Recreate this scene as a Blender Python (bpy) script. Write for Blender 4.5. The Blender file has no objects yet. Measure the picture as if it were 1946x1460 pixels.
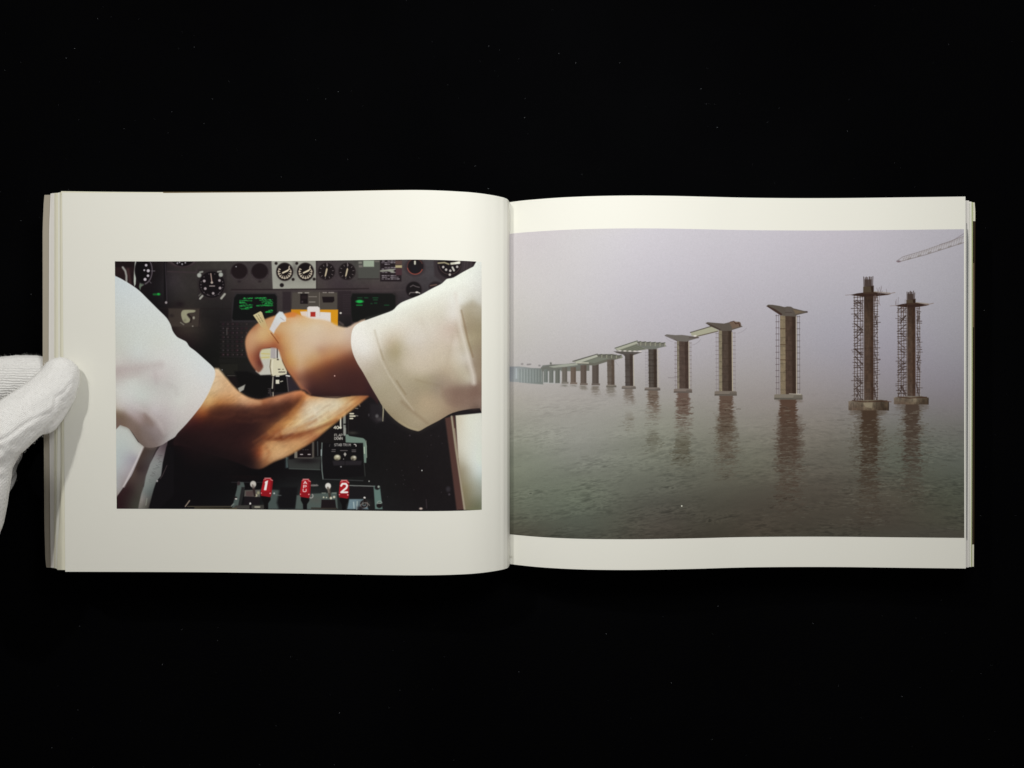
import bpy, bmesh, math, random
import numpy as np
from mathutils import Vector, noise as mnoise

# ---------------------------------------------------------------- camera, world, lamps, exposure
scene = bpy.context.scene
FPX = 1405.0            # focal length in reference pixels (26 mm lens on 36 mm)
ZC = 0.445              # the phone is held 44.5 cm above the cloth
cam_d = bpy.data.cameras.new("camera"); cam_d.sensor_width = 36.0; cam_d.lens = 36.0*FPX/1946.0
cam_d.clip_start = 0.01; cam_d.clip_end = 50
cam = bpy.data.objects.new("camera", cam_d); scene.collection.objects.link(cam)
cam.location = (0, 0, ZC); scene.camera = cam

world = bpy.data.worlds.new("World"); scene.world = world; world.use_nodes = True
bg = world.node_tree.nodes["Background"]
bg.inputs[0].default_value = (1.0, 0.94, 0.88, 1); bg.inputs[1].default_value = 0.18

def lamp(name, loc, target, size, power, col):
    d = bpy.data.lights.new(name, 'AREA'); d.shape = 'DISK'; d.size = size; d.energy = power; d.color = col
    o = bpy.data.objects.new(name, d); scene.collection.objects.link(o); o.location = loc
    o.rotation_euler = (Vector(target)-Vector(loc)).to_track_quat('-Z', 'Y').to_euler()
    return o
lamp("desk_lamp_light", (-0.30, 0.42, 0.60), (0.0, 0.0, 0.0), 0.034, 1.99, (1.0, 0.985, 0.935))
lamp("soft_fill_light", (0.075, 0.16, 0.40), (0.05, 0.02, 0.0), 0.12, 1.15, (0.985, 0.985, 0.96))  # added soft fill, unseen: brightens the pages towards top centre and fills shadows

scene.view_settings.view_transform = 'Standard'; scene.view_settings.look = 'None'
scene.view_settings.exposure = 0; scene.view_settings.gamma = 1
scene.cycles.use_denoising = True

def W(px, py, z):
    """point of the tabletop scene measured from the reference: pixel offsets scaled by the real distance"""
    return ((px-973.0)*(ZC-z)/FPX, (730.0-py)*(ZC-z)/FPX, z)
# ---------------------------------------------------------------- print painter (numpy)
def lin(c):
    c = np.asarray(c, dtype=np.float32) / 255.0
    return np.where(c <= 0.04045, c / 12.92, ((c + 0.055) / 1.055) ** 2.4)

def smooth_curve(pts, n=5, closed=True):
    p = np.array(pts, float); m = len(p); out = []
    rng = range(m if closed else m - 1)
    for i in rng:
        if closed: a, b, c, d = p[(i-1) % m], p[i], p[(i+1) % m], p[(i+2) % m]
        else: a, b, c, d = p[max(i-1, 0)], p[i], p[i+1], p[min(i+2, m-1)]
        for k in range(n):
            t = k / n
            out.append(0.5*((2*b) + (-a+c)*t + (2*a-5*b+4*c-d)*t*t + (-a+3*b-3*c+d)*t**3))
    if not closed: out.append(p[-1])
    return np.array(out)

def resize(a, h, w):
    """bilinear resize of a 2-d or 3-d array"""
    H, W = a.shape[:2]
    y = np.linspace(0, H-1, h); x = np.linspace(0, W-1, w)
    y0 = np.clip(y.astype(int), 0, H-2); x0 = np.clip(x.astype(int), 0, W-2)
    fy = y-y0; fx = x-x0
    fy = (fy*fy*(3-2*fy)); fx = (fx*fx*(3-2*fx))
    if a.ndim == 3: fy = fy[:, None, None]; fx = fx[None, :, None]
    else: fy = fy[:, None]; fx = fx[None, :]
    A = a[y0][:, x0]; B = a[y0][:, x0+1]; Cc = a[y0+1][:, x0]; D = a[y0+1][:, x0+1]
    return (A*(1-fx)+B*fx)*(1-fy) + (Cc*(1-fx)+D*fx)*fy

class Canvas:
    def __init__(s, X, Y, seed=1):
        s.X = X.astype(np.float32); s.Y = Y.astype(np.float32)
        s.h, s.w = X.shape; s.img = np.zeros((s.h, s.w, 3), np.float32)
        s.x0, s.x1 = float(X[0].mean()), float(X[-1].mean())
        s.x0 = float(X[:, 0].mean()); s.x1 = float(X[:, -1].mean())
        s.y0 = float(Y[0].mean()); s.y1 = float(Y[-1].mean())
        s.r = np.random.RandomState(seed)
    def box(s, xa, ya, xb, yb, pad=9):
        sx = s.w/(s.x1-s.x0); sy = s.h/(s.y1-s.y0)
        i0 = int(max(0, (xa-pad-s.x0)*sx)); i1 = int(min(s.w, (xb+pad-s.x0)*sx+1))
        j0 = int(max(0, (ya-pad-s.y0)*sy)); j1 = int(min(s.h, (yb+pad-s.y0)*sy+1))
        return (slice(j0, max(j0, j1)), slice(i0, max(i0, i1)))
    def comp(s, sl, m, col):
        if m.size == 0: return
        if isinstance(col, np.ndarray) and col.ndim == 3: c = col[sl]
        else: c = np.array(col, np.float32)
        s.img[sl] += (c - s.img[sl]) * m[..., None]
    def field(s, samples, sm=8, ridge=0.018, lo=8):
        """smooth colour field through scattered colour samples (multiquadric interpolation)"""
        P = np.array([(x, y) for x, y, c in samples], float)/100.0
        V = np.array([c for x, y, c in samples], float)
        e = (sm*1.2/100.0)**2; n = len(P)
        A = np.zeros((n+1, n+1)); D = ((P[:, None]-P[None])**2).sum(-1)
        A[:n, :n] = -np.sqrt(D+e); 
        A[:n, :n] += np.eye(n)*ridge
        A[:n, n] = 1; A[n, :n] = 1
        B = np.zeros((n+1, 3)); B[:n] = V
        W = np.linalg.lstsq(A, B, rcond=None)[0]
        X = s.X[::lo, ::lo].ravel()/100.0; Y = s.Y[::lo, ::lo].ravel()/100.0
        F = W[n]+0*X[:, None]
        for i in range(n):
            F -= np.sqrt((X-P[i, 0])**2+(Y-P[i, 1])**2+e)[:, None]*W[i]
        m0 = V.min(0); m1 = V.max(0); F = np.clip(F, m0, m1)
        return resize(F.reshape(s.X[::lo, ::lo].shape+(3,)), s.h, s.w).astype(np.float32)
    def pmask(s, pts, soft=0.8, pad=None):
        p = np.array(pts, float)
        pad = pad or (soft*2+7)
        sl = s.box(p[:, 0].min(), p[:, 1].min(), p[:, 0].max(), p[:, 1].max(), pad)
        X = s.X[sl]; Y = s.Y[sl]
        if X.size == 0: return sl, X
        d2 = np.full(X.shape, 1e9, np.float32); ins = np.zeros(X.shape, bool)
        n = len(p)
        for i in range(n):
            ax, ay = p[i]; bx, by = p[(i+1) % n]
            ex, ey = bx-ax, by-ay; L = ex*ex+ey*ey
            if L < 1e-9: continue
            t = np.clip(((X-ax)*ex+(Y-ay)*ey)/L, 0, 1)
            d2 = np.minimum(d2, (X-ax-t*ex)**2+(Y-ay-t*ey)**2)
            if ay != by:
                ins ^= ((ay > Y) != (by > Y)) & (X < ex*(Y-ay)/ey+ax)
        d = np.sqrt(d2)*np.where(ins, 1, -1)
        m = np.clip(d/(2*soft)+0.5, 0, 1)
        return sl, (m*m*(3-2*m))
    def poly(s, pts, col, soft=0.8, a=1.0, smooth=0):
        if smooth: pts = smooth_curve(pts, smooth)
        sl, m = s.pmask(pts, soft)
        s.comp(sl, m*a, col)
    def rect(s, x0, y0, x1, y1, col, soft=0.7, a=1.0):
        s.poly([(x0, y0), (x1, y0), (x1, y1), (x0, y1)], col, soft, a)
    def ell(s, cx, cy, rx, ry=None, col=(0, 0, 0), soft=0.8, a=1.0, ang=0):
        ry = ry or rx; R = max(rx, ry)+soft
        sl = s.box(cx-R, cy-R, cx+R, cy+R)
        dx = s.X[sl]-cx; dy = s.Y[sl]-cy
        if ang:
            ca, sa = math.cos(ang), math.sin(ang); dx, dy = dx*ca+dy*sa, -dx*sa+dy*ca
        q = np.sqrt((dx/rx)**2+(dy/ry)**2)
        d = (1-q)*min(rx, ry)
        m = np.clip(d/(2*soft)+0.5, 0, 1)
        s.comp(sl, m*a, col)
    def blob(s, cx, cy, rx, ry, col, a=1.0, ang=0):
        R = max(rx, ry)*2.4
        sl = s.box(cx-R, cy-R, cx+R, cy+R)
        dx = s.X[sl]-cx; dy = s.Y[sl]-cy
        if ang:
            ca, sa = math.cos(ang), math.sin(ang); dx, dy = dx*ca+dy*sa, -dx*sa+dy*ca
        s.comp(sl, np.exp(-((dx/rx)**2+(dy/ry)**2))*a, col)
    def ring(s, cx, cy, r, w, col, soft=0.6, a=1.0, a0=None, a1=None, ry=None):
        sl = s.box(cx-r-w, cy-r-w, cx+r+w, cy+r+w)
        dx = s.X[sl]-cx; dy = s.Y[sl]-cy
        if ry: dy = dy*r/ry
        q = np.hypot(dx, dy); d = w/2-np.abs(q-r)
        m = np.clip(d/(2*soft)+0.5, 0, 1)
        if a0 is not None:
            th = np.degrees(np.arctan2(-dy, dx)) % 360
            m = m*(((th-a0) % 360) <= ((a1-a0) % 360))
        s.comp(sl, m*a, col)
    def line(s, pts, w, col, soft=0.5, a=1.0):
        p = np.array(pts, float)
        sl = s.box(p[:, 0].min()-w, p[:, 1].min()-w, p[:, 0].max()+w, p[:, 1].max()+w, 4)
        X = s.X[sl]; Y = s.Y[sl]
        if X.size == 0: return
        d2 = np.full(X.shape, 1e9, np.float32)
        for i in range(len(p)-1):
            ax, ay = p[i]; ex, ey = p[i+1]-p[i]; L = max(ex*ex+ey*ey, 1e-9)
            t = np.clip(((X-ax)*ex+(Y-ay)*ey)/L, 0, 1)
            d2 = np.minimum(d2, (X-ax-t*ex)**2+(Y-ay-t*ey)**2)
        m = np.clip((w/2-np.sqrt(d2))/(2*soft)+0.5, 0, 1)
        s.comp(sl, m*a, col)
    def noise(s, sx, sy, seed=0, skew=0.0):
        """smooth value noise over the print, cell size sx, sy in canvas units, rows sheared by skew"""
        r = np.random.RandomState(seed)
        W = s.x1-s.x0; H = s.y1-s.y0; ex = abs(skew)*W
        gh = int((H+ex)/sy)+3; gw = int(W/sx)+3
        g = r.rand(gh, gw).astype(np.float32)*2-1
        gx = (s.X-s.x0)/sx; gy = (s.Y-s.y0+skew*(s.X-s.x0)+(ex if skew < 0 else 0))/sy
        i = np.clip(gx.astype(int), 0, gw-2); j = np.clip(gy.astype(int), 0, gh-2)
        fx = gx-i; fy = gy-j; fx = fx*fx*(3-2*fx); fy = fy*fy*(3-2*fy)
        return (g[j, i]*(1-fx)+g[j, i+1]*fx)*(1-fy)+(g[j+1, i]*(1-fx)+g[j+1, i+1]*fx)*fy
    def text(s, t, x, y, h, w, col, lw, gap=None, a=1.0, soft=0.45, vertical=False, slant=0):
        for ch in t:
            for st in GLYPH.get(ch, []):
                s.line([(x+px*w+slant*(1-py)*h, y+py*h) for px, py in st], lw, col, soft, a)
            if vertical: y += h+(gap or 2)
            else: x += (w+(gap or w*0.35))
GLYPH = {
 'A': [[(0, 1), (.5, 0), (1, 1)], [(.2, .65), (.8, .65)]],
 'P': [[(0, 1), (0, 0), (.7, 0), (1, .15), (1, .4), (.7, .55), (0, .55)]],
 'U': [[(0, 0), (0, .8), (.25, 1), (.75, 1), (1, .8), (1, 0)]],
 'F': [[(0, 1), (0, 0), (1, 0)], [(0, .5), (.8, .5)]],
 'L': [[(0, 0), (0, 1), (1, 1)]],
 'D': [[(0, 0), (0, 1), (.6, 1), (1, .7), (1, .3), (.6, 0), (0, 0)]],
 'O': [[(.3, 0), (0, .3), (0, .7), (.3, 1), (.7, 1), (1, .7), (1, .3), (.7, 0), (.3, 0)]],
 '0': [[(.3, 0), (0, .3), (0, .7), (.3, 1), (.7, 1), (1, .7), (1, .3), (.7, 0), (.3, 0)]],
 'W': [[(0, 0), (.25, 1), (.5, .3), (.75, 1), (1, 0)]],
 'N': [[(0, 1), (0, 0), (1, 1), (1, 0)]],
 'S': [[(1, .1), (.6, 0), (.2, .05), (0, .25), (.3, .45), (.8, .58), (1, .78), (.7, 1), (.3, 1), (0, .88)]],
 'T': [[(0, 0), (1, 0)], [(.5, 0), (.5, 1)]],
 'B': [[(0, 0), (0, 1), (.7, 1), (1, .8), (.7, .5), (0, .5)], [(0, 0), (.7, 0), (.9, .25), (.7, .5)]],
 'R': [[(0, 1), (0, 0), (.7, 0), (1, .25), (.7, .5), (0, .5)], [(.5, .5), (1, 1)]],
 'I': [[(.5, 0), (.5, 1)]],
 'M': [[(0, 1), (0, 0), (.5, .6), (1, 0), (1, 1)]],
 '4': [[(.75, 1), (.75, 0), (0, .7), (1, .7)]],
 'C': [[(1, .15), (.7, 0), (.3, 0), (0, .3), (0, .7), (.3, 1), (.7, 1), (1, .85)]],
 '1': [[(.15, .22), (.6, .02), (.6, 1)]],
 '2': [[(0, .25), (.2, .03), (.75, .03), (1, .25), (.85, .5), (0, .98), (1, .98)]],
}

def paint_cockpit(X, Y):
    c = Canvas(X, Y, 3)
    K = (20, 17, 19)
    c.img[:] = c.field([
        (230, 505, (44, 30, 30)), (262, 520, (30, 20, 22)), (300, 580, (20, 18, 20)), (300, 520, (24, 20, 22)),
        (328, 530, (56, 50, 52)), (350, 515, (52, 47, 45)), (345, 570, (48, 44, 42)), (330, 600, (34, 26, 26)),
        (420, 500, (64, 60, 56)), (470, 500, (66, 60, 60)), (470, 545, (62, 54, 54)), (500, 545, (66, 60, 58)),
        (420, 590, (34, 31, 31)), (350, 620, (60, 52, 46)), (375, 625, (50, 44, 40)), (400, 640, (28, 26, 25)),
        (385, 600, (38, 34, 33)), (430, 610, (30, 27, 28)), (430, 700, (26, 25, 22)), (440, 740, (30, 28, 26)),
        (380, 680, (18, 17, 17)), (350, 650, (34, 24, 26)), (560, 550, (70, 62, 62)), (590, 560, (78, 72, 66)), (640, 545, (64, 54, 58)),
        (630, 510, (66, 58, 60)), (700, 515, (78, 78, 72)), (700, 545, (68, 58, 60)), (740, 545, (72, 62, 64)),
        (775, 505, (72, 66, 68)), (790, 550, (60, 54, 58)), (820, 505, (72, 68, 72)), (850, 540, (62, 56, 60)),
        (905, 500, (40, 30, 34)), (660, 590, (42, 36, 38)), (660, 630, (26, 24, 26)), (760, 570, (50, 44, 48)),
        (560, 740, (44, 38, 42)), (480, 760, (18, 17, 18)), (640, 760, (26, 20, 22)), (720, 770, (28, 25, 28)),
        (700, 820, (22, 20, 22)), (760, 860, (23, 20, 21)), (800, 930, (24, 20, 22)), (620, 870, (18, 17, 18)), (560, 900, (20, 18, 20)),
        (500, 920, (14, 13, 15)), (400, 900, (14, 12, 14)), (380, 940, (14, 12, 14)), (330, 860, (14, 12, 14)),
        (420, 850, (28, 20, 20)), (360, 830, (36, 20, 22)), (845, 880, (26, 22, 24)), (560, 960, (50, 56, 54)), (620, 860, (24, 22, 22))], sm=9)
    c.img[:] = c.img*.93-1.5
    n = c.noise(7, 7, 5)*0.5+c.noise(2.5, 2.5, 6)*0.5
    c.img *= (1+0.07*n[..., None])
    # ---- panel lines, upper part
    c.rect(311, 496, 316, 574, (18, 15, 17), 1.2); c.line([(314, 500), (317, 572)], 1.5, (52, 46, 50), .8)
    c.line([(318, 516), (372, 518), (378, 506)], 2, (58, 48, 50), 1.2)
    c.line([(300, 576), (320, 576)], 2, (26, 20, 22), 1); c.ell(315.5, 575, 2.2, 2.4, (150, 142, 142), .9)
    c.line([(300, 586), (440, 587)], 1.2, (30, 24, 24), 1); c.blob(342, 578, 9, 6, (24, 16, 20), .7)
    # left edge fittings
    c.rect(216, 496, 256, 508, (22, 14, 16), 2, .8)
    c.line([(233, 508), (238, 515), (240, 524), (240, 538)], 3.6, (150, 150, 142), 1.3)
    c.line([(243, 512), (246, 530), (248, 545)], 4, (70, 48, 46), 2.5, .8)
    c.poly([(256.5, 496), (260, 496), (259.5, 510), (257.5, 540), (255, 545), (254, 535), (254.5, 515)], (176, 182, 170), .8)
    c.line([(262, 498), (262, 548)], 6, (20, 12, 14), 2)
    c.poly([(267, 528), (270, 535), (274, 541), (268, 545), (266, 552), (264, 545)], (96, 108, 92), 1.1)
    # left edge gauge
    c.ell(273, 514, 17, 26, (26, 20, 24), 1.5); c.ell(271, 514, 15, 24, (13, 10, 12), 1)
    c.ring(272, 514, 17, 1.6, (92, 84, 88), .7, a0=280, a1=60, ry=26)
    for (x, y, r) in [(277.5, 504, 2.4), (281.5, 514.5, 2.9), (274, 513.5, 1.6), (281, 524, 2.3), (275.5, 531, 2.8)]:
        c.ell(x, y, r, r, (188, 180, 184), .8)
    c.line([(288, 515), (294, 515)], 1.4, (100, 94, 98), .8); c.line([(284, 535), (287, 538)], 1.2, (90, 84, 88), .8)
    c.line([(292, 559.5), (303, 559.5)], 3.6, (24, 96, 42), 1.4); c.ell(301, 559, 2.4, 2, (30, 160, 62), 1)
    # top middle cut-off gauge
    c.ell(347, 490, 30, 19, (50, 40, 42), 1.5); c.ell(347, 490, 27, 16.5, (66, 56, 58), 1.5); c.ell(347, 490, 22, 16, (18, 12, 14), 1.2)
    for (x, y) in [(337, 500), (346, 502), (352, 499), (341, 498)]: c.ell(x, y, 1.4, 1.8, (150, 146, 150), .8)
    # round altimeter-like gauge with corner knobs
    c.rect(376, 512, 430, 570, (38, 32, 33), 3, .7)
    c.ell(402.5, 541, 26, 26.5, (44, 38, 38), 1.2); c.ell(402.5, 541, 24.5, 25, (17, 12, 15), 1)
    for (x, y) in [(378.5, 523), (419.5, 522)]: c.ell(x, y, 4, 4.2, (160, 164, 154), 1.1)
    c.line([(380, 517.5), (384.5, 516.5)], 3.2, (140, 142, 132), 1); c.line([(414, 516.5), (420, 515.5)], 2.8, (150, 150, 140), 1)
    c.line([(380, 567.5), (384.5, 562.5)], 3.6, (160, 160, 150), 1); c.line([(378, 562), (381, 559)], 2.4, (90, 88, 82), 1)
    c.line([(420.5, 567), (427, 559)], 4, (160, 160, 148), 1.1)
    for (x, y, r) in [(388, 534, 2.6), (417, 533, 2.4), (390, 548.5, 2.5), (418, 547.5, 2.5), (405, 557.5, 2.4), (381.7, 541, 1.3), (424, 541, 1.1), (394.5, 560, 1.4), (415.5, 559, 1.3)]:
        c.ell(x, y, r, r, (160, 150, 150) if r > 2 else (84, 76, 78), .9)
    for a in range(0, 360, 30):
        x = 402.5+21*math.cos(math.radians(a+15)); y = 541+21*math.sin(math.radians(a+15)); c.ell(x, y, .9, .9, (96, 88, 90), .7)
    c.ring(402.5, 541, 21.5, .8, (80, 72, 76), .6, .6, 200, 340)
    c.line([(400.5, 520), (402.5, 536)], 1.7, (176, 152, 140), .6); c.ell(402.5, 537, 2.3, 2.2, (176, 164, 150), .7)
    c.line([(398.5, 543.6), (407.5, 543.6)], 2, (168, 156, 150), .8, .85)
    # two empty dark dials
    for x in (454.5, 493.5):
        c.ell(x, 516.5, 17, 16.5, (44, 36, 38), 1.2); c.ell(x, 515, 15, 14.2, (27, 19, 21), 1.1); c.ring(x, 516, 16, 1, (78, 70, 72), .7, .7, 200, 340)
        c.ell(x, 535, 3, 2, (40, 32, 34), 1.5)
    c.ell(448.6, 506.8, 1, 1, (180, 180, 180), .5)
    # pale grey plate with two gauges
    c.poly([(516, 494), (600, 492), (600.5, 549), (518.5, 549.5)], (153, 153, 142), .8)
    c.poly([(516, 494), (558, 494), (557, 520), (520, 549)], (160, 162, 150), 4, .5)
    c.blob(560, 512, 5, 14, (100, 98, 92), .8); c.blob(541, 530, 17, 10, (120, 118, 110), .5); c.blob(580, 530, 17, 10, (120, 118, 110), .5)
    c.poly([(552, 548), (600, 548), (600.5, 550), (552, 550)], (120, 118, 108), 1)
    for (x, y) in [(524.7, 500.5), (564, 500.5), (557, 531), (597, 530.5)]: c.ell(x, y, 2.9, 2.9, (34, 26, 26), .8)
    c.ell(535.5, 542, 4, 3.9, (26, 20, 22), .8)
    for x in (541, 580.5):
        c.ell(x, 516.5, 16.4, 17.6, (40, 32, 32), 1); c.ell(x, 516.5, 14.6, 15.8, (20, 14, 16), .8)
        c.ring(x, 517, 11.8, 1.9, (176, 164, 144), .6, .95, 150, 25)
        for a in range(150, 390, 24):
            q = math.radians(a); c.line([(x+9.5*math.cos(q), 517-9.5*math.sin(q)), (x+12.6*math.cos(q), 517-12.6*math.sin(q))], 1.8, (190, 178, 158), .5)
        for a in range(200, 350, 24):
            q = math.radians(a); c.ell(x+8*math.cos(q), 517-8*math.sin(q), .9, .9, (150, 140, 124), .5)
        c.line([(x-3.6, 518.5), (x+6, 514)], 2.9, (216, 204, 176), .6); c.line([(x+4, 515), (x+9.5, 511)], 2.0, (216, 204, 176), .6)
        c.line([(x+8, 510), (x+9, 506)], 2, (190, 178, 158), .6)
    # two dark gauges
    for x in (620.5, 659.5):
        c.ell(x, 516, 16.5, 16.5, (38, 30, 32), 1.2); c.ell(x, 515.5, 15, 15, (24, 18, 20), .9)
        for a in range(0, 360, 36):
            q = math.radians(a+8); c.line([(x+11*math.cos(q), 516-11*math.sin(q)), (x+13.6*math.cos(q), 516-13.6*math.sin(q))], 1, (118, 108, 108), .5)
        c.poly([(x-3.6, 525), (x-1, 512), (x+.8, 508.5), (x+2.2, 512), (x-.6, 523), (x-2, 526)], (188, 174, 146), .6)
        c.line([(x+.8, 500), (x+1, 506)], 1.2, (130, 120, 120), .5)
    c.line([(602, 494), (602, 550)], 1.2, (40, 32, 34), .8)
    c.line([(440, 551), (700, 549)], 2.4, (34, 26, 28), 1.2); c.line([(440, 553), (780, 551)], 1, (70, 62, 62), .8, .7)
    # label block and placard
    c.rect(681, 495, 720, 529, (72, 72, 68), 1.5); c.line([(681, 530), (720, 530)], 1.2, (44, 36, 38), .8)
    c.rect(690.5, 495, 711, 507, (150, 162, 144), 1.3); c.rect(681.5, 497, 688, 501, (120, 118, 110), 1); c.rect(682, 504, 689, 508, (110, 104, 100), 1); c.line([(713, 497), (720, 497)], 2, (110, 104, 98), .8)
    c.rect(722.5, 494, 763, 535, (32, 24, 28), 1.3)
    r = np.random.RandomState(8)
    for j in range(12):
        y = 496+j*3.1
        for i in range(6):
            x = 725.5+i*5.6+r.rand()*1.5
            if (j in (3, 8)) or r.rand() < .2 or (i > 4 and j < 5): continue
            b = 92+r.rand()*50
            c.line([(x, y), (x+2.6+r.rand()*1.8, y)], 1.7, (b+4, b-4, b+2), .6)
    c.line([(724, 515), (738, 514), (748, 517)], 3, (150, 152, 140), 1.2); c.line([(741, 513), (748, 513)], 3, (140, 142, 130), 1.1)
    c.rect(751.5, 495, 764, 503, (84, 64, 60), 1.2); c.rect(751.5, 504, 764, 509, (170, 158, 122), 1.2); c.rect(752, 510, 764, 523, (66, 44, 50), 1.2)
    # red ringed gauge
    c.ell(789, 508, 20, 18, (54, 46, 50), 2); c.ell(789.5, 506, 15.5, 15.5, (24, 18, 22), 1)
    c.ring(789, 506.5, 14.6, 1.8, (150, 74, 62), .7, .95, 190, 340); c.ring(789, 506.5, 14.6, 1.4, (120, 70, 60), .7, .7, 20, 190)
    c.line([(788.7, 497), (788.7, 501.5)], 3.4, (206, 204, 188), .8); c.blob(788, 511, 7, 7, (22, 22, 30), .6)
    # small dark gauge below
    c.ell(786.5, 551, 16.5, 16.5, (48, 40, 44), 1.4); c.ell(786.5, 550.5, 14.6, 15, (20, 15, 18), 1)
    c.line([(780, 545), (785, 542), (792, 545), (797, 546)], 1.6, (92, 84, 86), .8); c.line([(778, 559), (780, 556), (790, 556)], 1.6, (120, 112, 112), .8)
    c.ell(792.5, 555.5, 2.6, 1.5, (226, 220, 214), .7); c.line([(792, 555), (798, 557)], 1.6, (200, 194, 190), .6)
    c.ell(828, 545, 13, 10, (36, 28, 32), 1.5); c.line([(818, 543), (830, 541)], 1.5, (120, 92, 80), .9)
    # upper right gauge
    c.poly([(824, 494), (826, 525), (842, 536), (856, 530), (900, 505), (898, 494)], (50, 42, 46), 2.5)
    c.ell(854, 503, 23, 26, (28, 20, 24), 1.2); c.ell(855, 501, 20, 24, (18, 12, 15), 1)
    c.ring(855, 501, 20.5, 1.2, (90, 70, 68), .7, .8, 190, 350)
    c.line([(833, 500), (845, 499), (853, 502)], 2.6, (160, 150, 122), .9); c.line([(858, 501), (866, 500), (873, 498)], 4.2, (216, 212, 196), 1.2); c.line([(866, 500), (873, 500)], 3, (240, 238, 228), 1)
    for (x, y) in [(842.5, 507.5), (848, 512.5), (856, 514.5), (869, 507), (855, 522)]: c.ell(x, y, 2.2, 2.3, (186, 178, 176), .8)
    c.line([(860, 508), (863, 514)], 3.4, (190, 186, 180), .8)
    for x in (884, 889, 896): c.line([(x, 495), (x-2, 512)], 1.6, (66, 56, 60), .9)
    # ---- left display
    c.poly([(447, 557), (524, 557), (527, 562), (527, 612), (440, 612), (441, 575)], (44, 40, 42), 2)
    c.poly([(450, 559), (522, 559), (526, 564), (526, 608), (444, 609), (441, 605), (445, 566)], (14, 15, 15), 1.4)
    r = np.random.RandomState(4)
    def glyphs(x0, x1, y, n, col, lw=1.9):
        for i in range(n):
            x = x0+(x1-x0)*(i+r.rand()*.6)/n; b = .55+.6*r.rand()
            c.line([(x, y+r.rand()*1.4-.7), (x+1.2+r.rand()*2, y+r.rand()*1.4-.7)], lw, tuple(min(255, v*b) for v in col), .6, .9)
    G = (34, 148, 66)
    glyphs(461, 480, 567, 7, G); glyphs(484, 506, 566.5, 9, G, 2.2); glyphs(457, 478, 571, 8, G, 2.3); glyphs(493, 515, 570, 9, G)
    glyphs(455, 463, 575, 5, G, 2.4); glyphs(498, 518, 573.5, 10, G); glyphs(503, 518, 577, 7, G); glyphs(455, 464, 581, 6, G, 2.6); glyphs(470, 478, 580, 4, G, 2.2)
    glyphs(488, 518, 580.5, 13, (28, 128, 56), 2.6); glyphs(468, 478, 584, 6, G, 2.4); glyphs(458, 472, 587, 6, G, 2.2); glyphs(503, 516, 593, 5, G, 2.4); glyphs(510, 517, 590, 3, G)
    for i in range(26):
        a = r.rand()*2.2+2.2
        c.ell(497+r.rand()*22, 568+r.rand()*14, .9, .9, (30, 120, 54), .6, .7)
        c.ell(455+r.rand()*14, 570+r.rand()*16, .9, .9, (30, 120, 54), .6, .7)
    # vent slats between display and the handle block
    for k in range(14):
        c.line([(528, 562+k*3.2), (551, 561.5+k*3.2)], 1.1, (60, 52, 56), .6, .5)
    c.rect(537, 554, 553, 590, (38, 30, 34), 2, .7)
    # centre block, switch, amber plate
    c.poly([(556, 556), (641, 556), (641, 590), (554, 590)], (74, 68, 62), 1.2)
    c.line([(607, 556), (607, 584)], 1, (120, 112, 104), .6)
    c.rect(570.5, 558, 585, 577.5, (24, 18, 20), 1); c.rect(573, 562, 583, 568, (34, 26, 28), 1)
    c.ell(574.5, 573.5, 1.8, 2, (58, 50, 54), .8)
    for x in (567, 571, 580, 584): c.line([(x, 556.5), (x+2.6, 556.5)], 1.8, (150, 144, 136), .6)
    for x in (587, 591, 595, 599): c.line([(x, 564), (x+2.8, 564)], 1.2, (136, 128, 120), .5); 
    for x in (588, 592, 596): c.line([(x, 574), (x+2.6, 574)], 1.6, (140, 134, 126), .6)
    for x in (614, 618, 625, 629, 632): c.line([(x, 556), (x+2.2, 556)], 1.8, (138, 130, 124), .6)
    c.poly([(612, 564), (635, 564), (635.5, 572), (632, 575), (614, 575)], (24, 17, 20), 1)
    c.rect(642, 553, 668, 600, (36, 28, 32), 2, .6)
    for k in range(12): c.line([(652, 560+k*3.3), (666, 560+k*3.3)], 1, (58, 50, 54), .6, .5)
    c.ell(647.5, 595, 2, 1.6, (220, 216, 206), .8); c.line([(645, 612), (652, 617)], 3, (84, 72, 70), 1.5, .8)
    c.poly([(553.5, 588.5), (642.5, 588.5), (642, 620), (630, 620), (628, 604), (560, 603), (553.5, 600)], (206, 142, 26), .9)
    c.poly([(553.5, 588.5), (572, 588.5), (572, 600), (553.5, 600)], (196, 128, 22), 2, .7)
    c.poly([(570.5, 592.5), (584, 592), (584, 584.5), (587, 582.5), (604, 582.5), (607.5, 585), (608, 593), (628.5, 594), (629, 622), (600, 622), (580, 606), (573, 600)], (216, 210, 206), 1)
    c.poly([(570.5, 592.5), (582, 592), (582, 604), (574, 599)], (220, 196, 176), 1.5, .7)
    c.line([(584, 586), (584, 604)], 1, (180, 172, 168), .8, .6); c.line([(608, 586), (608, 600)], 1, (176, 168, 164), .8, .5)
    c.rect(590, 593, 599.5, 602, (168, 44, 36), 1); c.rect(591.5, 593, 599, 595.5, (150, 36, 30), 1, .6)
    # ---- right display
    c.poly([(668, 556), (752, 556), (756, 562), (755, 590), (720, 620), (668, 620)], (42, 36, 38), 2)
    c.poly([(670, 558), (745, 558), (751.5, 562), (752, 585), (700, 612), (670, 612), (668, 600), (667, 566)], (17, 18, 17), 1.6)
    c.line([(680, 551), (758, 549)], 2, (58, 50, 52), 1)
    c.ell(683.5, 573, 7, 3, (30, 168, 74), 1.1); c.line([(678, 580), (688, 580)], 2.2, (24, 118, 52), .9); c.line([(680, 566), (688, 566)], 2, (22, 70, 40), .9, .8)
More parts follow.
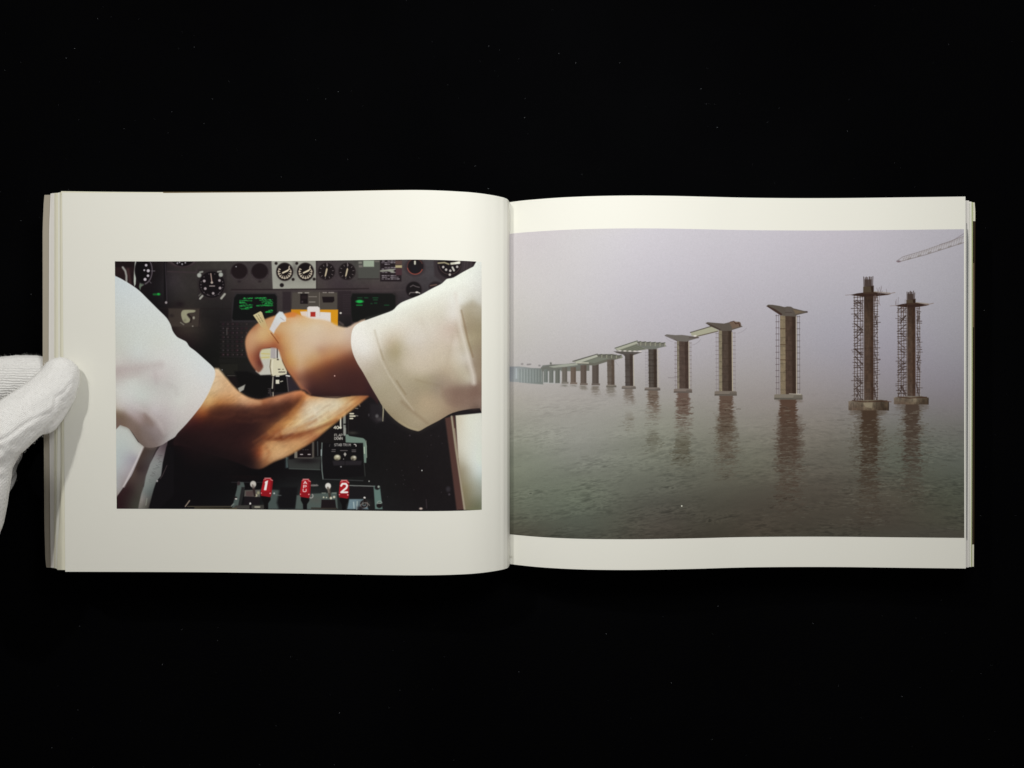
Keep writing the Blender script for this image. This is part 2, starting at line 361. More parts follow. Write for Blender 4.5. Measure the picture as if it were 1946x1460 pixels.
    for (x0, x1, y) in [(693, 699, 566), (709, 718, 566), (710, 717, 570), (705, 707, 577), (712, 716, 576), (731, 739, 580)]:
        c.line([(x0, y), (x1, y)], 2, (26, 84, 48), .9, .7)
    # keyboard grid, left of the hand
    for k in range(9):
        c.line([(418, 612+k*8.3), (478, 612+k*8.3)], 1.2, (44, 38, 40), .7, .7)
    r = np.random.RandomState(2)
    for j in range(8):
        for i in range(6):
            c.ell(424+i*8.8, 616+j*8.3, 2.8, 2.4, (36+r.rand()*12, 28+r.rand()*8, 34), 1, .8)
            if r.rand() < .5: c.ell(424+i*8.8+r.rand()*2, 616+j*8.3, .8, .8, (82, 76, 76), .6, .8)
    c.line([(431, 624), (431, 636)], 2, (66, 62, 60), .9); c.rect(416, 682, 470, 690, (26, 25, 23), 2)
    c.rect(418, 692, 452, 711, (32, 31, 27), 2, .8); c.line([(432, 714), (456, 714)], 1.2, (70, 66, 62), .6); c.ell(422, 703, 1, 1, (140, 140, 138), .5)
    c.poly([(432, 716), (460, 716), (462, 736), (440, 736)], (22, 17, 18), 1.2)
    # trim knob on left panel
    c.rect(320, 586, 380, 621, (62, 54, 48), 2, .8); c.line([(380, 588), (378, 622)], 1.5, (32, 24, 26), 1)
    c.poly([(346, 591), (352, 589), (370, 589.5), (369, 593.5), (358, 595), (355, 599), (361, 607), (359, 612), (352, 614), (347, 609), (344, 598)], (146, 144, 118), 1.3, smooth=4)
    c.line([(358, 598), (364, 604), (362, 612)], 2.4, (34, 26, 24), 1.1); c.ell(368, 604, 2, 2.6, (150, 146, 130), 1); c.blob(351, 609, 3, 3, (110, 108, 88), .7)
    c.line([(343, 613), (349, 617)], 1.8, (120, 116, 104), 1); c.ell(366, 620, 1.4, 1.2, (130, 126, 116), .8)
    c.ell(326, 600, 4, 3, (34, 28, 28), 2, .7)
    # ---- white lever hub and pedestal bits behind the hands
    c.poly([(445, 706), (470, 706), (492, 714), (516, 714), (520, 742), (500, 756), (480, 752), (458, 742)], (14, 13, 13), 3)
    c.poly([(452, 738), (466, 731), (463, 741), (455, 746)], (160, 158, 148), 1.4)
    c.poly([(486, 706), (494, 663), (519, 661), (520, 712), (495, 713)], (190, 188, 176), 1.6)
    c.poly([(495, 664), (514, 663), (514, 682), (496, 684)], (198, 194, 158), 2); c.line([(497, 672), (512, 673)], 1.4, (190, 170, 84), 1, .8); c.line([(496, 680), (511, 679)], 1.6, (190, 170, 84), 1, .7)
    c.poly([(515, 660), (526, 660), (526, 681), (514, 681)], (168, 162, 160), 1.2); c.line([(526.5, 661), (527, 681)], 1.2, (70, 62, 60), .6); c.line([(524.5, 661), (524.5, 681)], 1.2, (214, 210, 200), .6)
    c.rect(528, 660, 536, 700, (206, 204, 192), 1.2)
    c.poly([(513.5, 681.5), (527, 681), (536, 686), (545, 705), (545, 711), (528, 715), (518, 715), (514, 706)], (206, 200, 172), 1.2)
    c.line([(514.5, 684), (513, 697), (516, 714)], 1.6, (110, 98, 76), .8); c.line([(518, 685), (517, 710)], 1.6, (224, 218, 196), 1)
    c.ell(528, 683.5, 2, 1.4, (70, 60, 54), .7); c.line([(529, 702), (532, 702)], 1.8, (66, 58, 50), .6); c.line([(537, 702), (539, 702)], 1.6, (110, 100, 84), .6)
    for x in (530, 533.2, 536.4, 539.6): c.line([(x, 707.5), (x+2, 707)], 1.7, (60, 52, 48), .5)
    c.line([(519, 717), (517.5, 738)], 2, (190, 184, 168), .8); c.line([(521, 717), (521, 742)], 2.4, (30, 22, 24), 1)
    c.poly([(522, 714), (545, 714), (549, 745), (522, 746)], (15, 14, 15), 1.2); c.line([(525, 715), (530, 715)], 2.4, (206, 202, 186), .7); c.line([(544, 714), (550, 715)], 2.6, (216, 214, 206), .8)
    c.rect(524, 722, 530.8, 729.5, (214, 210, 190), .7); c.line([(533, 725.5), (537, 724.5)], 1.7, (190, 186, 170), .6)
    c.poly([(545, 716), (552, 718), (571, 738), (549, 744)], (42, 36, 42), 1.4); c.line([(545, 716), (548, 744)], 1.6, (92, 86, 86), .8)
    c.line([(519, 746), (519, 753)], 1.6, (180, 172, 156), .7); r = np.random.RandomState(9)
    for k in range(9): c.line([(509+r.rand()*6, 739+k*1.7), (514+r.rand()*3, 738.5+k*1.7)], .9, (96, 88, 88), .5, .8)
    # ---- pedestal lower centre, flap scale, stab trim panel
    c.line([(654.5, 786), (654.5, 812)], 5, (126, 128, 122), .9); c.line([(655, 815), (655, 826)], 5, (138, 140, 134), 1)
    c.line([(654, 806.5), (658, 806.5)], 2.4, (18, 16, 18), .7)
    c.line([(647.3, 794), (647.3, 814)], 2.6, (206, 204, 190), .6); c.line([(644, 813), (648, 813)], 3, (206, 204, 190), .7)
    c.text('40', 634.5, 810.2, 5, 4, (214, 210, 192), 1.3, gap=1.2)
    for (y, w) in [(786.5, 6), (791, 9), (795.5, 4.6)]: c.line([(665.5, y), (665.5+w, y)], 2.8, (208, 202, 180), .7)
    c.line([(675.5, 776), (680, 776.6)], 1.6, (120, 116, 110), .6); c.line([(675.5, 790), (680, 790.6)], 1.6, (120, 116, 110), .6); c.line([(682, 768), (684, 772)], 2.4, (120, 100, 90), 1, .8)
    c.line([(662, 786), (662, 828)], 1.2, (40, 38, 38), .8); c.blob(670, 823, 9, 3, (56, 54, 50), .8)
    c.poly([(656.5, 826), (661, 826), (664, 829), (690, 833), (694, 836), (697, 848), (696, 880), (692, 880), (690, 844), (657, 841)], (104, 122, 112), .9)
    c.line([(695.5, 838), (697, 870)], 1, (150, 164, 148), .6); c.line([(692.3, 850), (692.8, 862)], 1.6, (178, 190, 170), .6)
    c.text('FLAP', 635.8, 825.2, 4.2, 3, (176, 172, 164), .9, gap=1.0); c.text('DOWN', 635.8, 831.4, 4.2, 3, (184, 180, 172), 1.0, gap=1.0)
    c.poly([(611, 846), (615, 842), (690, 842), (691, 905), (613, 912), (610, 900)], (17, 15, 17), 1.2)
    c.line([(612, 842), (611, 870), (612, 895), (614, 911)], 1.7, (110, 120, 116), .7); c.line([(610.5, 855), (610.5, 866)], 1.5, (160, 172, 172), .7)
    c.line([(614, 911), (690, 914)], 1.2, (66, 68, 68), .8); c.line([(692, 880), (694, 905)], 1.4, (50, 52, 50), .8)
    c.text('STAB', 635.5, 843.6, 4.3, 2.9, (164, 160, 156), .9, gap=.9); c.text('TRIM', 652, 843.6, 4.3, 2.9, (164, 160, 156), .9, gap=.9)
    c.ring(674, 847.5, 2.8, 1.4, (206, 200, 196), .5, 1, 330, 120); c.line([(627, 845), (626, 849)], 1.2, (60, 58, 58), .6)
    for (x, y, w) in [(631, 855, 6.5), (630.5, 858.4, 6.5), (647, 856.6, 13), (669, 855.6, 7), (669, 858.6, 7)]: c.line([(x, y), (x+w, y)], 1.2, (110, 104, 104), .6)
    c.poly([(655.7, 860), (658.5, 863.5), (655.7, 868), (653, 863.5)], (160, 156, 150), .7)
    c.ell(641, 870, 6.2, 5.2, (150, 144, 122), 1); c.blob(641.5, 867.5, 3.5, 2.2, (216, 212, 190), .9); c.blob(640, 874, 4, 1.6, (60, 54, 44), .8)
    c.ell(672, 871, 5.4, 4.6, (134, 128, 110), 1); c.blob(674, 869, 2.4, 2, (214, 210, 196), .9); c.blob(670.5, 874, 2, 2.4, (40, 36, 34), .9)
    c.poly([(632, 876), (688, 876), (686, 884), (634, 885)], (40, 36, 40), 1.8, .8); c.line([(655.8, 874), (655.8, 886)], 1, (18, 16, 18), .5); c.ell(648, 887.4, 1.5, 1.3, (140, 138, 140), .7)
    c.ell(653, 872.8, .8, .8, (160, 156, 150), .5)
    # small left instrument under the wrist
    c.rect(542, 869, 549, 890, (40, 48, 50), 1.8); c.line([(545, 870), (545.5, 888)], 1.6, (84, 98, 96), .9)
    c.poly([(546, 874), (610, 868), (608, 893), (549, 891)], (50, 52, 50), 2); c.line([(550, 891), (608, 893)], 1.6, (70, 76, 72), .8)
    c.blob(583, 876, 26, 6, (26, 22, 24), .9)
    c.rect(593, 840, 597, 870, (80, 74, 68), 1.2); c.line([(603.5, 840), (604, 866)], 1.4, (78, 82, 84), .9)
    c.poly([(559, 861), (568, 856), (590, 838), (592, 869), (560, 871)], (22, 16, 18), 1.2); c.rect(559.5, 858, 565, 871, (112, 108, 98), 1); c.line([(566, 870.5), (594, 870.5)], 1.8, (84, 78, 74), .8)
    for x in (571, 585.5): c.line([(x, 864), (x+4, 864)], 1.6, (196, 186, 186), .6)
    for x in (575, 580, 584): c.line([(x, 855), (x+2, 855)], .8, (90, 84, 84), .5)
    # ---- bottom row: toggles and red guarded handles
    c.line([(440, 917), (500, 917)], 1, (48, 48, 50), .6)
    c.poly([(452, 916), (463, 917), (465, 925), (456, 966), (441, 966), (450, 930)], (74, 84, 80), 1.3); c.poly([(459, 926), (465, 926), (458, 962), (452, 964)], (34, 34, 34), 1.4)
    c.ell(453.5, 919, 3, 4, (50, 40, 42), 1); c.ell(447, 947, 3.6, 3, (24, 20, 20), .8); c.ell(448.5, 948.5, 2.2, 1.5, (190, 186, 180), .7)
    c.poly([(465, 932), (495, 931), (494, 945), (464, 944)], (88, 86, 80), 1.6); c.poly([(467, 934), (482, 933), (480, 944), (467, 943)], (76, 62, 60), 1.5)
    c.ell(486, 942, 3, 3, (170, 164, 140), 1); c.ell(491, 937, 2.5, 3, (140, 136, 110), 1)
    c.poly([(465, 944), (493, 945), (494, 960), (463, 960)], (24, 20, 23), 1)
    c.poly([(448, 961), (510, 960), (512, 968), (440, 968)], (58, 56, 52), 1.4); c.ell(475.5, 958, 1.6, 2.6, (214, 210, 204), .7); c.line([(476, 961), (476, 967)], 4, (20, 16, 18), .8); c.line([(485, 964), (493, 964)], 3, (150, 146, 130), 1)
    c.line([(481.5, 925), (484, 942)], 4.4, (44, 32, 32), 1); c.ell(481, 920.5, 5.6, 6.2, (198, 194, 184), .9); c.blob(482, 925, 3, 3, (120, 112, 104), .8); c.line([(479.5, 922), (481, 928)], 2.6, (92, 82, 78), 1, .7)
    c.poly([(496, 930), (531, 932), (560, 930), (560, 968), (506, 968)], (66, 76, 73), 2.5); c.poly([(532, 926), (565, 926), (565, 968), (530, 968), (526, 956)], (18, 17, 19), 3.5)
    c.ell(521, 938, 1.6, 1.6, (170, 176, 172), .8); c.line([(524, 941), (534, 942)], 1.2, (90, 96, 94), .8)
    c.poly([(564, 942), (576, 940), (640, 936), (642, 968), (561, 968)], (74, 84, 80), 1.8); c.blob(600, 950, 14, 8, (80, 80, 74), .6)
    c.line([(591.5, 923), (604, 923)], 2.2, (110, 104, 102), .8); c.text('CONT', 592, 921, 3.4, 2, (130, 124, 120), .7, gap=1, a=.8)
    c.ring(591, 943, 3.8, 1.6, (160, 156, 150), .6, 1, 200, 60)
    for x in (612, 616, 632, 636): c.line([(x, 937.5), (x+2.6, 937.5)], 1.4, (130, 136, 126), .6)
    c.line([(625, 926), (627, 946)], 5, (58, 52, 46), 1.1); c.ell(623.5, 924, 5.4, 5.8, (206, 203, 196), .9); c.blob(624, 929, 3, 2.4, (140, 134, 124), .8); c.line([(623, 927), (625, 936)], 3, (98, 90, 82), 1)
    for (x, y, r2) in [(615, 945.5, 1.5), (620.5, 946, 1.2), (629, 947, 2.4), (635, 945, 2.2)]: c.ell(x, y, r2, r2, (190, 186, 166), .7)
    c.poly([(611, 950), (637, 950), (639, 966), (610, 966)], (26, 21, 23), 1); c.line([(592, 966), (640, 967)], 2, (44, 36, 30), .8)
    c.poly([(664, 949), (692, 949), (700, 968), (660, 968)], (104, 124, 132), 1.5); c.line([(672, 955), (673, 966)], 2, (160, 176, 176), .9); c.line([(679, 954), (678, 968)], 2.2, (160, 176, 176), .9)
    c.poly([(664, 924), (716, 922), (714, 948), (664, 948)], (24, 22, 24), 1.2); c.line([(664, 923), (714, 924.6)], 1.4, (128, 132, 128), .6); c.line([(672, 924), (680, 924)], 1.2, (90, 90, 90), .6)
    c.poly([(710, 924), (722, 924), (727, 968), (713, 968)], (90, 112, 106), 1.2); c.ell(717, 927, 5, 4.4, (26, 24, 26), .9); c.ell(719.5, 925.5, 2, 2.2, (140, 148, 140), .7); c.ell(701.5, 915, 1.3, 1.3, (150, 150, 146), .6)
    c.ell(721, 961, 5.6, 5, (24, 21, 22), .9); c.ring(721.5, 957, 4.4, 1.4, (130, 140, 132), .5, 1, 0, 200); c.line([(719, 957), (724, 957)], 1.4, (150, 160, 150), .5)
    c.blob(692, 957, 10, 6, (60, 60, 58), .9); c.ell(692.8, 946.5, 2, 2, (214, 212, 206), .7); c.line([(692.5, 949), (692.5, 958)], 3, (26, 20, 20), .8)
    c.ring(692, 958, 6, 2.4, (30, 22, 22), .7); c.ring(692, 959, 6.8, .9, (150, 142, 138), .5, .9, 180, 40); c.ring(694, 965, 9, 1.6, (120, 112, 106), .6, .8, 20, 170); c.blob(685, 966, 7, 4, (24, 16, 18), .9)
    def handle(x, w, top, bot, lean):
        c.poly([(x-w*.75, bot-6), (x+w*.8, bot-6), (x+w*.85, bot+6), (x+w*.4, bot+13), (x+w*.4, 969), (x-w*.35, 969), (x-w*.4, bot+13), (x-w*.8, bot+5)], (15, 13, 14), 1.1)
        c.poly([(x-w+lean+2, top+5), (x-w*.55+lean, top), (x+w*.65+lean, top), (x+w*.95+lean, top+6), (x+w*.95, bot-4), (x+w*.7, bot+1), (x-w*.9, bot-2), (x-w*.95, bot-9)], (158, 26, 34), .9)
        c.poly([(x+w*.6+lean, top+5), (x+w*.95+lean, top+6), (x+w*.95, bot-4), (x+w*.65, bot)], (118, 18, 26), 1.3, .8)
        c.poly([(x-w*.95, bot-9), (x+w*.95, bot-10), (x+w*.9, bot), (x-w*.85, bot-1)], (124, 18, 26), 1.4, .7)
        c.line([(x-w*.5+lean, top+.8), (x+w*.5+lean, top+.8)], 1.5, (196, 150, 148), .6); c.line([(x-w*.7+lean, top+3.4), (x-w*.3+lean, top+3.2)], 1, (206, 130, 128), .5); c.line([(x+w*.5+lean, top+3.2), (x+w*.9+lean, top+5)], 1.4, (206, 140, 138), .6)
        c.ell(x-w*.85, bot-6.5, 1, 1, (220, 150, 150), .6); c.ell(x+w*.75, bot-6, 1.3, 1.3, (226, 160, 160), .6)
    handle(505.5, 10.5, 908.5, 944, 3); handle(579.5, 10, 910.5, 946, 1.5); handle(653.5, 10, 912.5, 947, 0.5)
    W = (232, 226, 222)
    c.poly([(504, 915.5), (509.5, 913), (506, 932), (501.5, 932), (504, 919), (503, 918.5)], W, .6)
    c.text('A', 577, 915, 5.0, 6, W, 1.15); c.text('P', 576.8, 922.8, 5.0, 5.4, W, 1.15); c.text('U', 576, 930, 4.8, 5.8, W, 1.15)
    c.text('2', 648.4, 919.3, 17, 11.6, W, 3.4, soft=.6)
    c.line([(352, 963), (360, 952)], 2, (150, 134, 116), .7, .9)
    c.line([(356, 963), (440, 963)], 1.2, (92, 84, 66), .7); c.line([(370, 966), (450, 967)], 2, (96, 88, 62), .8, .8); c.line([(440, 962), (444, 958)], 2, (120, 126, 120), .9)
    # ---- right seat / window post
    c.poly([(846, 795), (864, 790), (890, 968), (868, 970), (857, 880)], (74, 50, 46), 2.2)
    c.poly([(866, 790), (916, 785), (920, 972), (884, 970), (872, 880)], c.field([(905, 800, (212, 212, 204)), (890, 800, (210, 210, 202)), (872, 800, (196, 188, 174)), (905, 850, (208, 210, 206)), (885, 850, (204, 202, 194)), (893, 880, (196, 196, 190)),
        (905, 900, (188, 192, 190)), (882, 890, (150, 142, 126)), (900, 935, (140, 138, 124)), (912, 935, (140, 140, 130)), (888, 930, (128, 120, 98)), (905, 960, (104, 104, 84)), (886, 962, (112, 104, 82)), (914, 910, (170, 176, 172))], sm=9), 1.3)
    c.line([(858.5, 792), (866, 850), (874, 905), (883, 968)], 3.4, (150, 140, 122), 1.2); c.line([(864, 815), (871, 870)], 1.6, (170, 160, 140), 1, .7)
    c.ell(852, 930, 4, 5, (48, 44, 50), 2, .8); c.ell(854, 940, 2, 2, (66, 60, 66), 1, .8)
    c.ell(800, 967, 3, 1.8, (190, 170, 160), 1); c.line([(810, 950), (811, 966)], 1.4, (52, 44, 48), 1)
    r = np.random.RandomState(12)
    for k in range(16): c.ell(735+r.rand()*110, 825+r.rand()*130, .8, .8, (70, 66, 70), .5, .6)
    c.ell(802, 894.5, 1, 1.2, (200, 200, 200), .5); c.ell(779, 828, 1.4, 1.4, (54, 46, 52), .8)
    # flap lever edge left of right sleeve
    c.poly([(704, 768), (728, 768), (728, 800), (716, 805), (704, 795)], (36, 32, 36), 4, .7); c.line([(727.3, 764), (728.6, 780), (727.5, 800)], 2.2, (150, 144, 122), .7); c.ell(716.5, 791, 3, 3.4, (96, 94, 96), 1.5, .8); c.blob(722, 797, 7, 4, (66, 62, 64), .7); c.ell(701, 789, 1.1, 2.4, (70, 66, 70), .8, .8)
    b = c.img; b[:, 1:-1] = .25*b[:, :-2]+.5*b[:, 1:-1]+.25*b[:, 2:]; b[1:-1] = .25*b[:-2]+.5*b[1:-1]+.25*b[2:]
    # ---- left seat, window frame, white side wall
    c.poly([(216, 800), (240, 806), (262, 840), (278, 850), (250, 905), (222, 945), (216, 968)], c.field([(224, 815, (180, 184, 176)), (240, 850, (172, 178, 172)), (262, 860, (176, 176, 170)), (226, 880, (166, 172, 168)), (240, 890, (158, 154, 154)), (224, 925, (152, 152, 148)), (232, 920, (140, 132, 128)), (222, 950, (120, 104, 92)), (255, 870, (150, 146, 150))], sm=6), 1.6)
    c.poly([(273, 848), (300, 850), (296, 880), (262, 968), (221, 970), (222, 945), (250, 905)], c.field([(275, 860, (66, 54, 48)), (262, 890, (50, 38, 36)), (245, 930, (44, 30, 30)), (285, 870, (70, 64, 62)), (272, 900, (66, 56, 54)), (262, 930, (62, 56, 50)), (240, 960, (42, 32, 30)), (226, 962, (36, 20, 22)), (255, 960, (56, 54, 46)), (250, 890, (92, 78, 66))], sm=6), 1.8)
    c.line([(272, 850), (255, 885), (235, 925)], 3, (196, 190, 184), 2, .8)
    c.line([(300, 852), (293, 867), (288, 882), (280, 905), (274, 925)], 3, (26, 16, 18), 1.4)
    c.poly([(303, 849), (318, 838), (313, 868), (309, 890), (306, 905), (296, 918), (292, 930), (288, 945), (282, 968), (262, 968), (268, 940), (273, 925), (277, 905), (285, 882), (297, 858)],
           c.field([(305, 855, (120, 108, 110)), (300, 880, (128, 132, 128)), (295, 900, (118, 120, 116)), (283, 920, (112, 118, 112)), (280, 935, (96, 102, 98)), (268, 950, (130, 124, 116)), (275, 965, (80, 78, 70)), (290, 960, (48, 42, 38))], sm=5), 1.6)
    c.poly([(306, 905), (299, 913), (294, 930), (289, 948), (284, 970), (300, 970), (330, 940), (330, 850), (316, 850), (309, 880)], (15, 13, 15), 1.6)
    c.line([(317, 885), (308, 905), (304, 910)], 1.2, (74, 62, 62), .7, .8); c.ell(298.5, 914.5, 1.6, 1.8, (150, 146, 144), .8); c.line([(277, 960), (279, 948)], 2, (130, 132, 118), 1, .7)
    r = np.random.RandomState(14)
    for k in range(26):
        t = r.rand(); x = 303-t*24+r.rand()*8; y = 858+t*62
        c.line([(x, y), (x+2+r.rand()*4, y-1+r.rand()*4)], .9, (88, 88, 86), .6, .5)
    # ---- forearm (left pilot) lower arm
    arm = [(330, 842), (352, 800), (385, 750), (408, 700), (428, 716), (440, 730), (455, 745), (472, 755), (492, 759.5), (510, 756), (535, 750), (572, 742), (590, 752), (640, 754), (660, 752), (700, 751), (690, 762), (668, 780),
           (645, 798), (620, 818), (596, 838), (570, 854), (545, 868), (520, 878), (500, 889), (488, 891), (474, 888), (455, 880), (420, 868), (380, 856), (345, 846)]
    af = c.field([(412, 712, (222, 192, 152)), (425, 725, (216, 176, 128)), (410, 740, (206, 172, 128)), (430, 745, (206, 160, 112)), (395, 765, (200, 156, 96)), (415, 765, (180, 116, 60)), (440, 762, (186, 128, 76)), (460, 762, (196, 146, 104)),
                  (480, 768, (176, 116, 78)), (500, 768, (150, 86, 52)), (530, 760, (176, 112, 76)), (560, 750, (190, 118, 76)), (578, 745, (206, 124, 72)), (570, 762, (150, 76, 36)), (550, 770, (112, 56, 34)), (520, 778, (90, 48, 36)),
                  (385, 785, (150, 76, 34)), (400, 785, (140, 68, 32)), (430, 782, (130, 66, 40)), (460, 785, (84, 42, 34)), (490, 790, (70, 36, 32)), (520, 795, (80, 42, 32)), (545, 785, (150, 80, 38)), (560, 778, (190, 118, 58)),
                  (372, 800, (76, 30, 26)), (400, 810, (58, 26, 26)), (440, 815, (44, 22, 24)), (480, 815, (48, 26, 26)), (350, 830, (42, 20, 22)), (400, 845, (38, 22, 24)), (440, 860, (34, 20, 22)), (470, 870, (40, 24, 26)),
                  (505, 815, (140, 80, 46)), (520, 805, (160, 96, 52)), (500, 830, (120, 66, 44)), (540, 800, (196, 136, 74)), (560, 800, (206, 160, 96)), (580, 785, (216, 192, 152)), (600, 775, (214, 200, 176)), (590, 800, (212, 198, 172)),
                  (625, 775, (210, 190, 156)), (655, 762, (204, 168, 112)), (680, 758, (206, 140, 80)), (695, 753, (170, 96, 56)), (640, 790, (196, 146, 88)), (620, 800, (204, 170, 108)), (600, 815, (200, 156, 96)), (575, 815, (196, 148, 88)),
                  (545, 820, (176, 116, 66)), (525, 828, (150, 84, 46)), (555, 830, (150, 84, 48)), (590, 825, (160, 92, 54)), (600, 828, (170, 104, 64)), (570, 826, (150, 86, 50)), (535, 834, (120, 56, 28)), (560, 843, (186, 132, 78)),
                  (580, 842, (190, 134, 84)), (530, 848, (206, 164, 108)), (510, 845, (190, 126, 70)), (495, 850, (176, 96, 48)), (490, 862, (150, 70, 38)), (515, 865, (190, 142, 92)), (530, 862, (196, 156, 110)), (500, 880, (160, 100, 60)),
                  (485, 885, (84, 52, 44)), (475, 845, (90, 44, 34)), (470, 860, (60, 32, 30)), (608, 826, (190, 128, 80)), (640, 770, (208, 190, 158)), (585, 757, (214, 150, 92)), (600, 757, (206, 160, 110))], sm=5)
    c.poly(arm, af, 3.4, smooth=3)
    am = arm_mask = c.pmask(smooth_curve(arm, 3), 3.4)
    keep = c.img[am[0]].copy()
    c.poly([(340, 842), (385, 796), (412, 778), (450, 777), (480, 780), (515, 774), (545, 766), (572, 757), (564, 772), (548, 788), (528, 802), (510, 818), (494, 842), (484, 862), (470, 880), (430, 866), (390, 856)], (48, 25, 22), 13, .6, 3)
    c.poly([(400, 775), (440, 771), (480, 776), (520, 770), (548, 762), (540, 780), (500, 794), (450, 800), (405, 800)], (64, 32, 24), 9, .5, 3)
    c.poly([(584, 760), (604, 761), (640, 762), (668, 765), (655, 779), (625, 797), (594, 811), (562, 820), (545, 824), (560, 806), (572, 785)], (217, 203, 172), 12, .5, 3)
    c.poly([(506, 842), (540, 838), (575, 833), (600, 826), (575, 846), (545, 862), (520, 872), (500, 874), (500, 858)], (202, 152, 100), 8, .6, 3)
    c.line([(577, 756), (566, 774), (546, 794), (528, 808), (512, 822)], 5, (178, 112, 56), 4, .75)
    c.line([(600, 800), (572, 812), (546, 822), (528, 832)], 4, (176, 112, 62), 4, .55); c.line([(596, 790), (566, 806), (538, 824)], 4, (222, 192, 140), 4, .5)
    c.line([(640, 800), (610, 812), (586, 821), (556, 829), (528, 834), (500, 832)], 5, (118, 54, 26), 4, .7); c.line([(556, 826), (530, 832), (512, 836)], 4, (92, 38, 22), 3, .5)
    c.line([(486, 884), (498, 889), (530, 874), (570, 855), (620, 820)], 5, (126, 72, 40), 5, .45); c.line([(505, 850), (512, 862), (505, 876)], 5, (158, 88, 46), 4, .45)
    c.line([(412, 712), (440, 741), (470, 761), (492, 765)], 7, (214, 170, 124), 5, .5); c.line([(690, 756), (668, 772), (640, 794), (612, 816)], 4, (176, 112, 62), 4, .5)
    c.blob(395, 865, 70, 26, (18, 12, 14), .75, .25); c.blob(345, 838, 40, 22, (22, 13, 15), .6); c.blob(462, 884, 34, 20, (26, 15, 15), .8, .2); c.blob(420, 830, 60, 26, (34, 18, 19), .5)
    rs = np.random.RandomState(31)
    for k in range(46):
        t = rs.rand(); x = 690-t*180+rs.randn()*6; y = 762+t*66+rs.randn()*9; l = 16+30*rs.rand()
        dx, dy = -.84, .54
        b = [(232, 208, 164), (150, 88, 44), (196, 140, 84), (112, 60, 34)][rs.randint(4)]
        c.line([(x, y), (x+dx*l*.5, y+dy*l*.5-1), (x+dx*l, y+dy*l)], 2+2.5*rs.rand(), b, 2.6, .10+.14*rs.rand())
    for k in range(20):
        x = 400+150*rs.rand(); y = 772+30*rs.rand(); l = 30+30*rs.rand()
        c.line([(x, y), (x+l*.5, y+2), (x+l, y-4)], 4, [(120, 66, 44), (60, 30, 24)][rs.randint(2)], 4, .16)
    nz = (c.noise(9, 3.5, 41, .55)+.6*c.noise(4, 4, 42))[am[0]]; c.img[am[0]] *= (1+.035*nz)[..., None]
    new = c.img[am[0]]; c.img[am[0]] = keep+(new-keep)*am[1][..., None]
    # ---- upper hand and wrist (right pilot)
    hand = [(466, 655), (468, 640), (476, 627), (490, 614), (505, 606), (522, 600), (540, 596), (556, 594), (575, 600), (592, 606), (612, 608), (628, 612), (640, 619), (660, 622), (680, 612), (700, 620), (720, 760), (700, 752), (650, 753), (612, 753),
            (592, 750), (580, 742), (571, 738), (560, 722), (545, 703), (535, 682), (529, 665), (520, 661), (508, 662), (497, 665), (493, 675), (497, 688), (500, 698), (492, 708), (484, 702), (476, 690), (470, 676)]
    hf = c.field([(470, 645, (190, 132, 90)), (480, 640, (200, 152, 106)), (478, 660, (190, 138, 98)), (478, 680, (170, 100, 66)), (484, 692, (160, 94, 66)), (492, 690, (100, 44, 36)), (490, 675, (124, 60, 42)), (496, 700, (120, 70, 52)),
                  (492, 625, (204, 160, 108)), (505, 630, (206, 166, 110)), (500, 645, (204, 158, 102)), (515, 648, (190, 130, 80)), (520, 656, (160, 84, 52)), (505, 657, (172, 100, 66)), (495, 662, (150, 84, 54)), (527, 640, (190, 120, 64)), (528, 655, (170, 96, 56)),
                  (485, 622, (170, 104, 66)), (515, 612, (200, 150, 100)), (530, 625, (204, 160, 108)), (540, 610, (206, 160, 106)), (548, 595, (206, 120, 52)), (560, 595, (206, 124, 56)), (575, 603, (214, 166, 106)), (560, 612, (214, 180, 136)),
                  (535, 650, (196, 140, 82)), (545, 640, (206, 162, 112)), (570, 640, (208, 178, 144)), (600, 620, (214, 192, 160)), (600, 650, (206, 178, 150)), (630, 625, (210, 180, 144)), (620, 650, (196, 162, 134)), (640, 640, (206, 178, 148)),
                  (608, 662, (186, 142, 112)), (660, 630, (204, 180, 160)), (670, 650, (190, 156, 134)), (670, 662, (180, 138, 110)), (545, 675, (196, 142, 82)), (560, 670, (206, 168, 120)), (580, 680, (196, 154, 108)), (600, 675, (196, 156, 112)), (630, 675, (184, 128, 82)),
                  (570, 700, (194, 150, 112)), (552, 690, (196, 140, 78)), (556, 712, (170, 96, 60)), (572, 722, (178, 122, 90)), (590, 695, (184, 130, 82)), (600, 700, (166, 100, 56)), (625, 690, (160, 90, 52)), (655, 680, (150, 86, 56)), (672, 685, (124, 66, 46)),
                  (583, 710, (160, 98, 66)), (590, 722, (110, 62, 50)), (605, 715, (118, 66, 44)), (630, 710, (92, 50, 40)), (655, 705, (76, 42, 38)), (680, 710, (62, 32, 32)), (575, 738, (140, 84, 66)), (590, 740, (58, 34, 34)), (610, 735, (58, 34, 34)),
                  (640, 735, (52, 30, 32)), (680, 740, (46, 24, 28)), (700, 740, (46, 24, 28)), (690, 760, (40, 22, 24)), (620, 750, (40, 22, 24))], sm=4.5)
    c.poly(hand, hf, 2.6, smooth=3)
    c.poly([(560, 720), (600, 700), (650, 682), (680, 672), (700, 745), (650, 752), (600, 748), (582, 736)], (74, 38, 32), 14, .5, 3); c.poly([(560, 650), (600, 625), (650, 630), (650, 648), (600, 660), (570, 690)], (212, 184, 154), 12, .45, 3)
    c.line([(536, 668), (545, 695), (562, 722), (573, 738)], 4, (176, 112, 70), 4, .5)
    c.line([(545, 606), (580, 606), (615, 612), (650, 624)], 6, (218, 188, 148), 5, .5)
    c.blob(477, 640, 7, 16, (204, 160, 116), .35, .5)
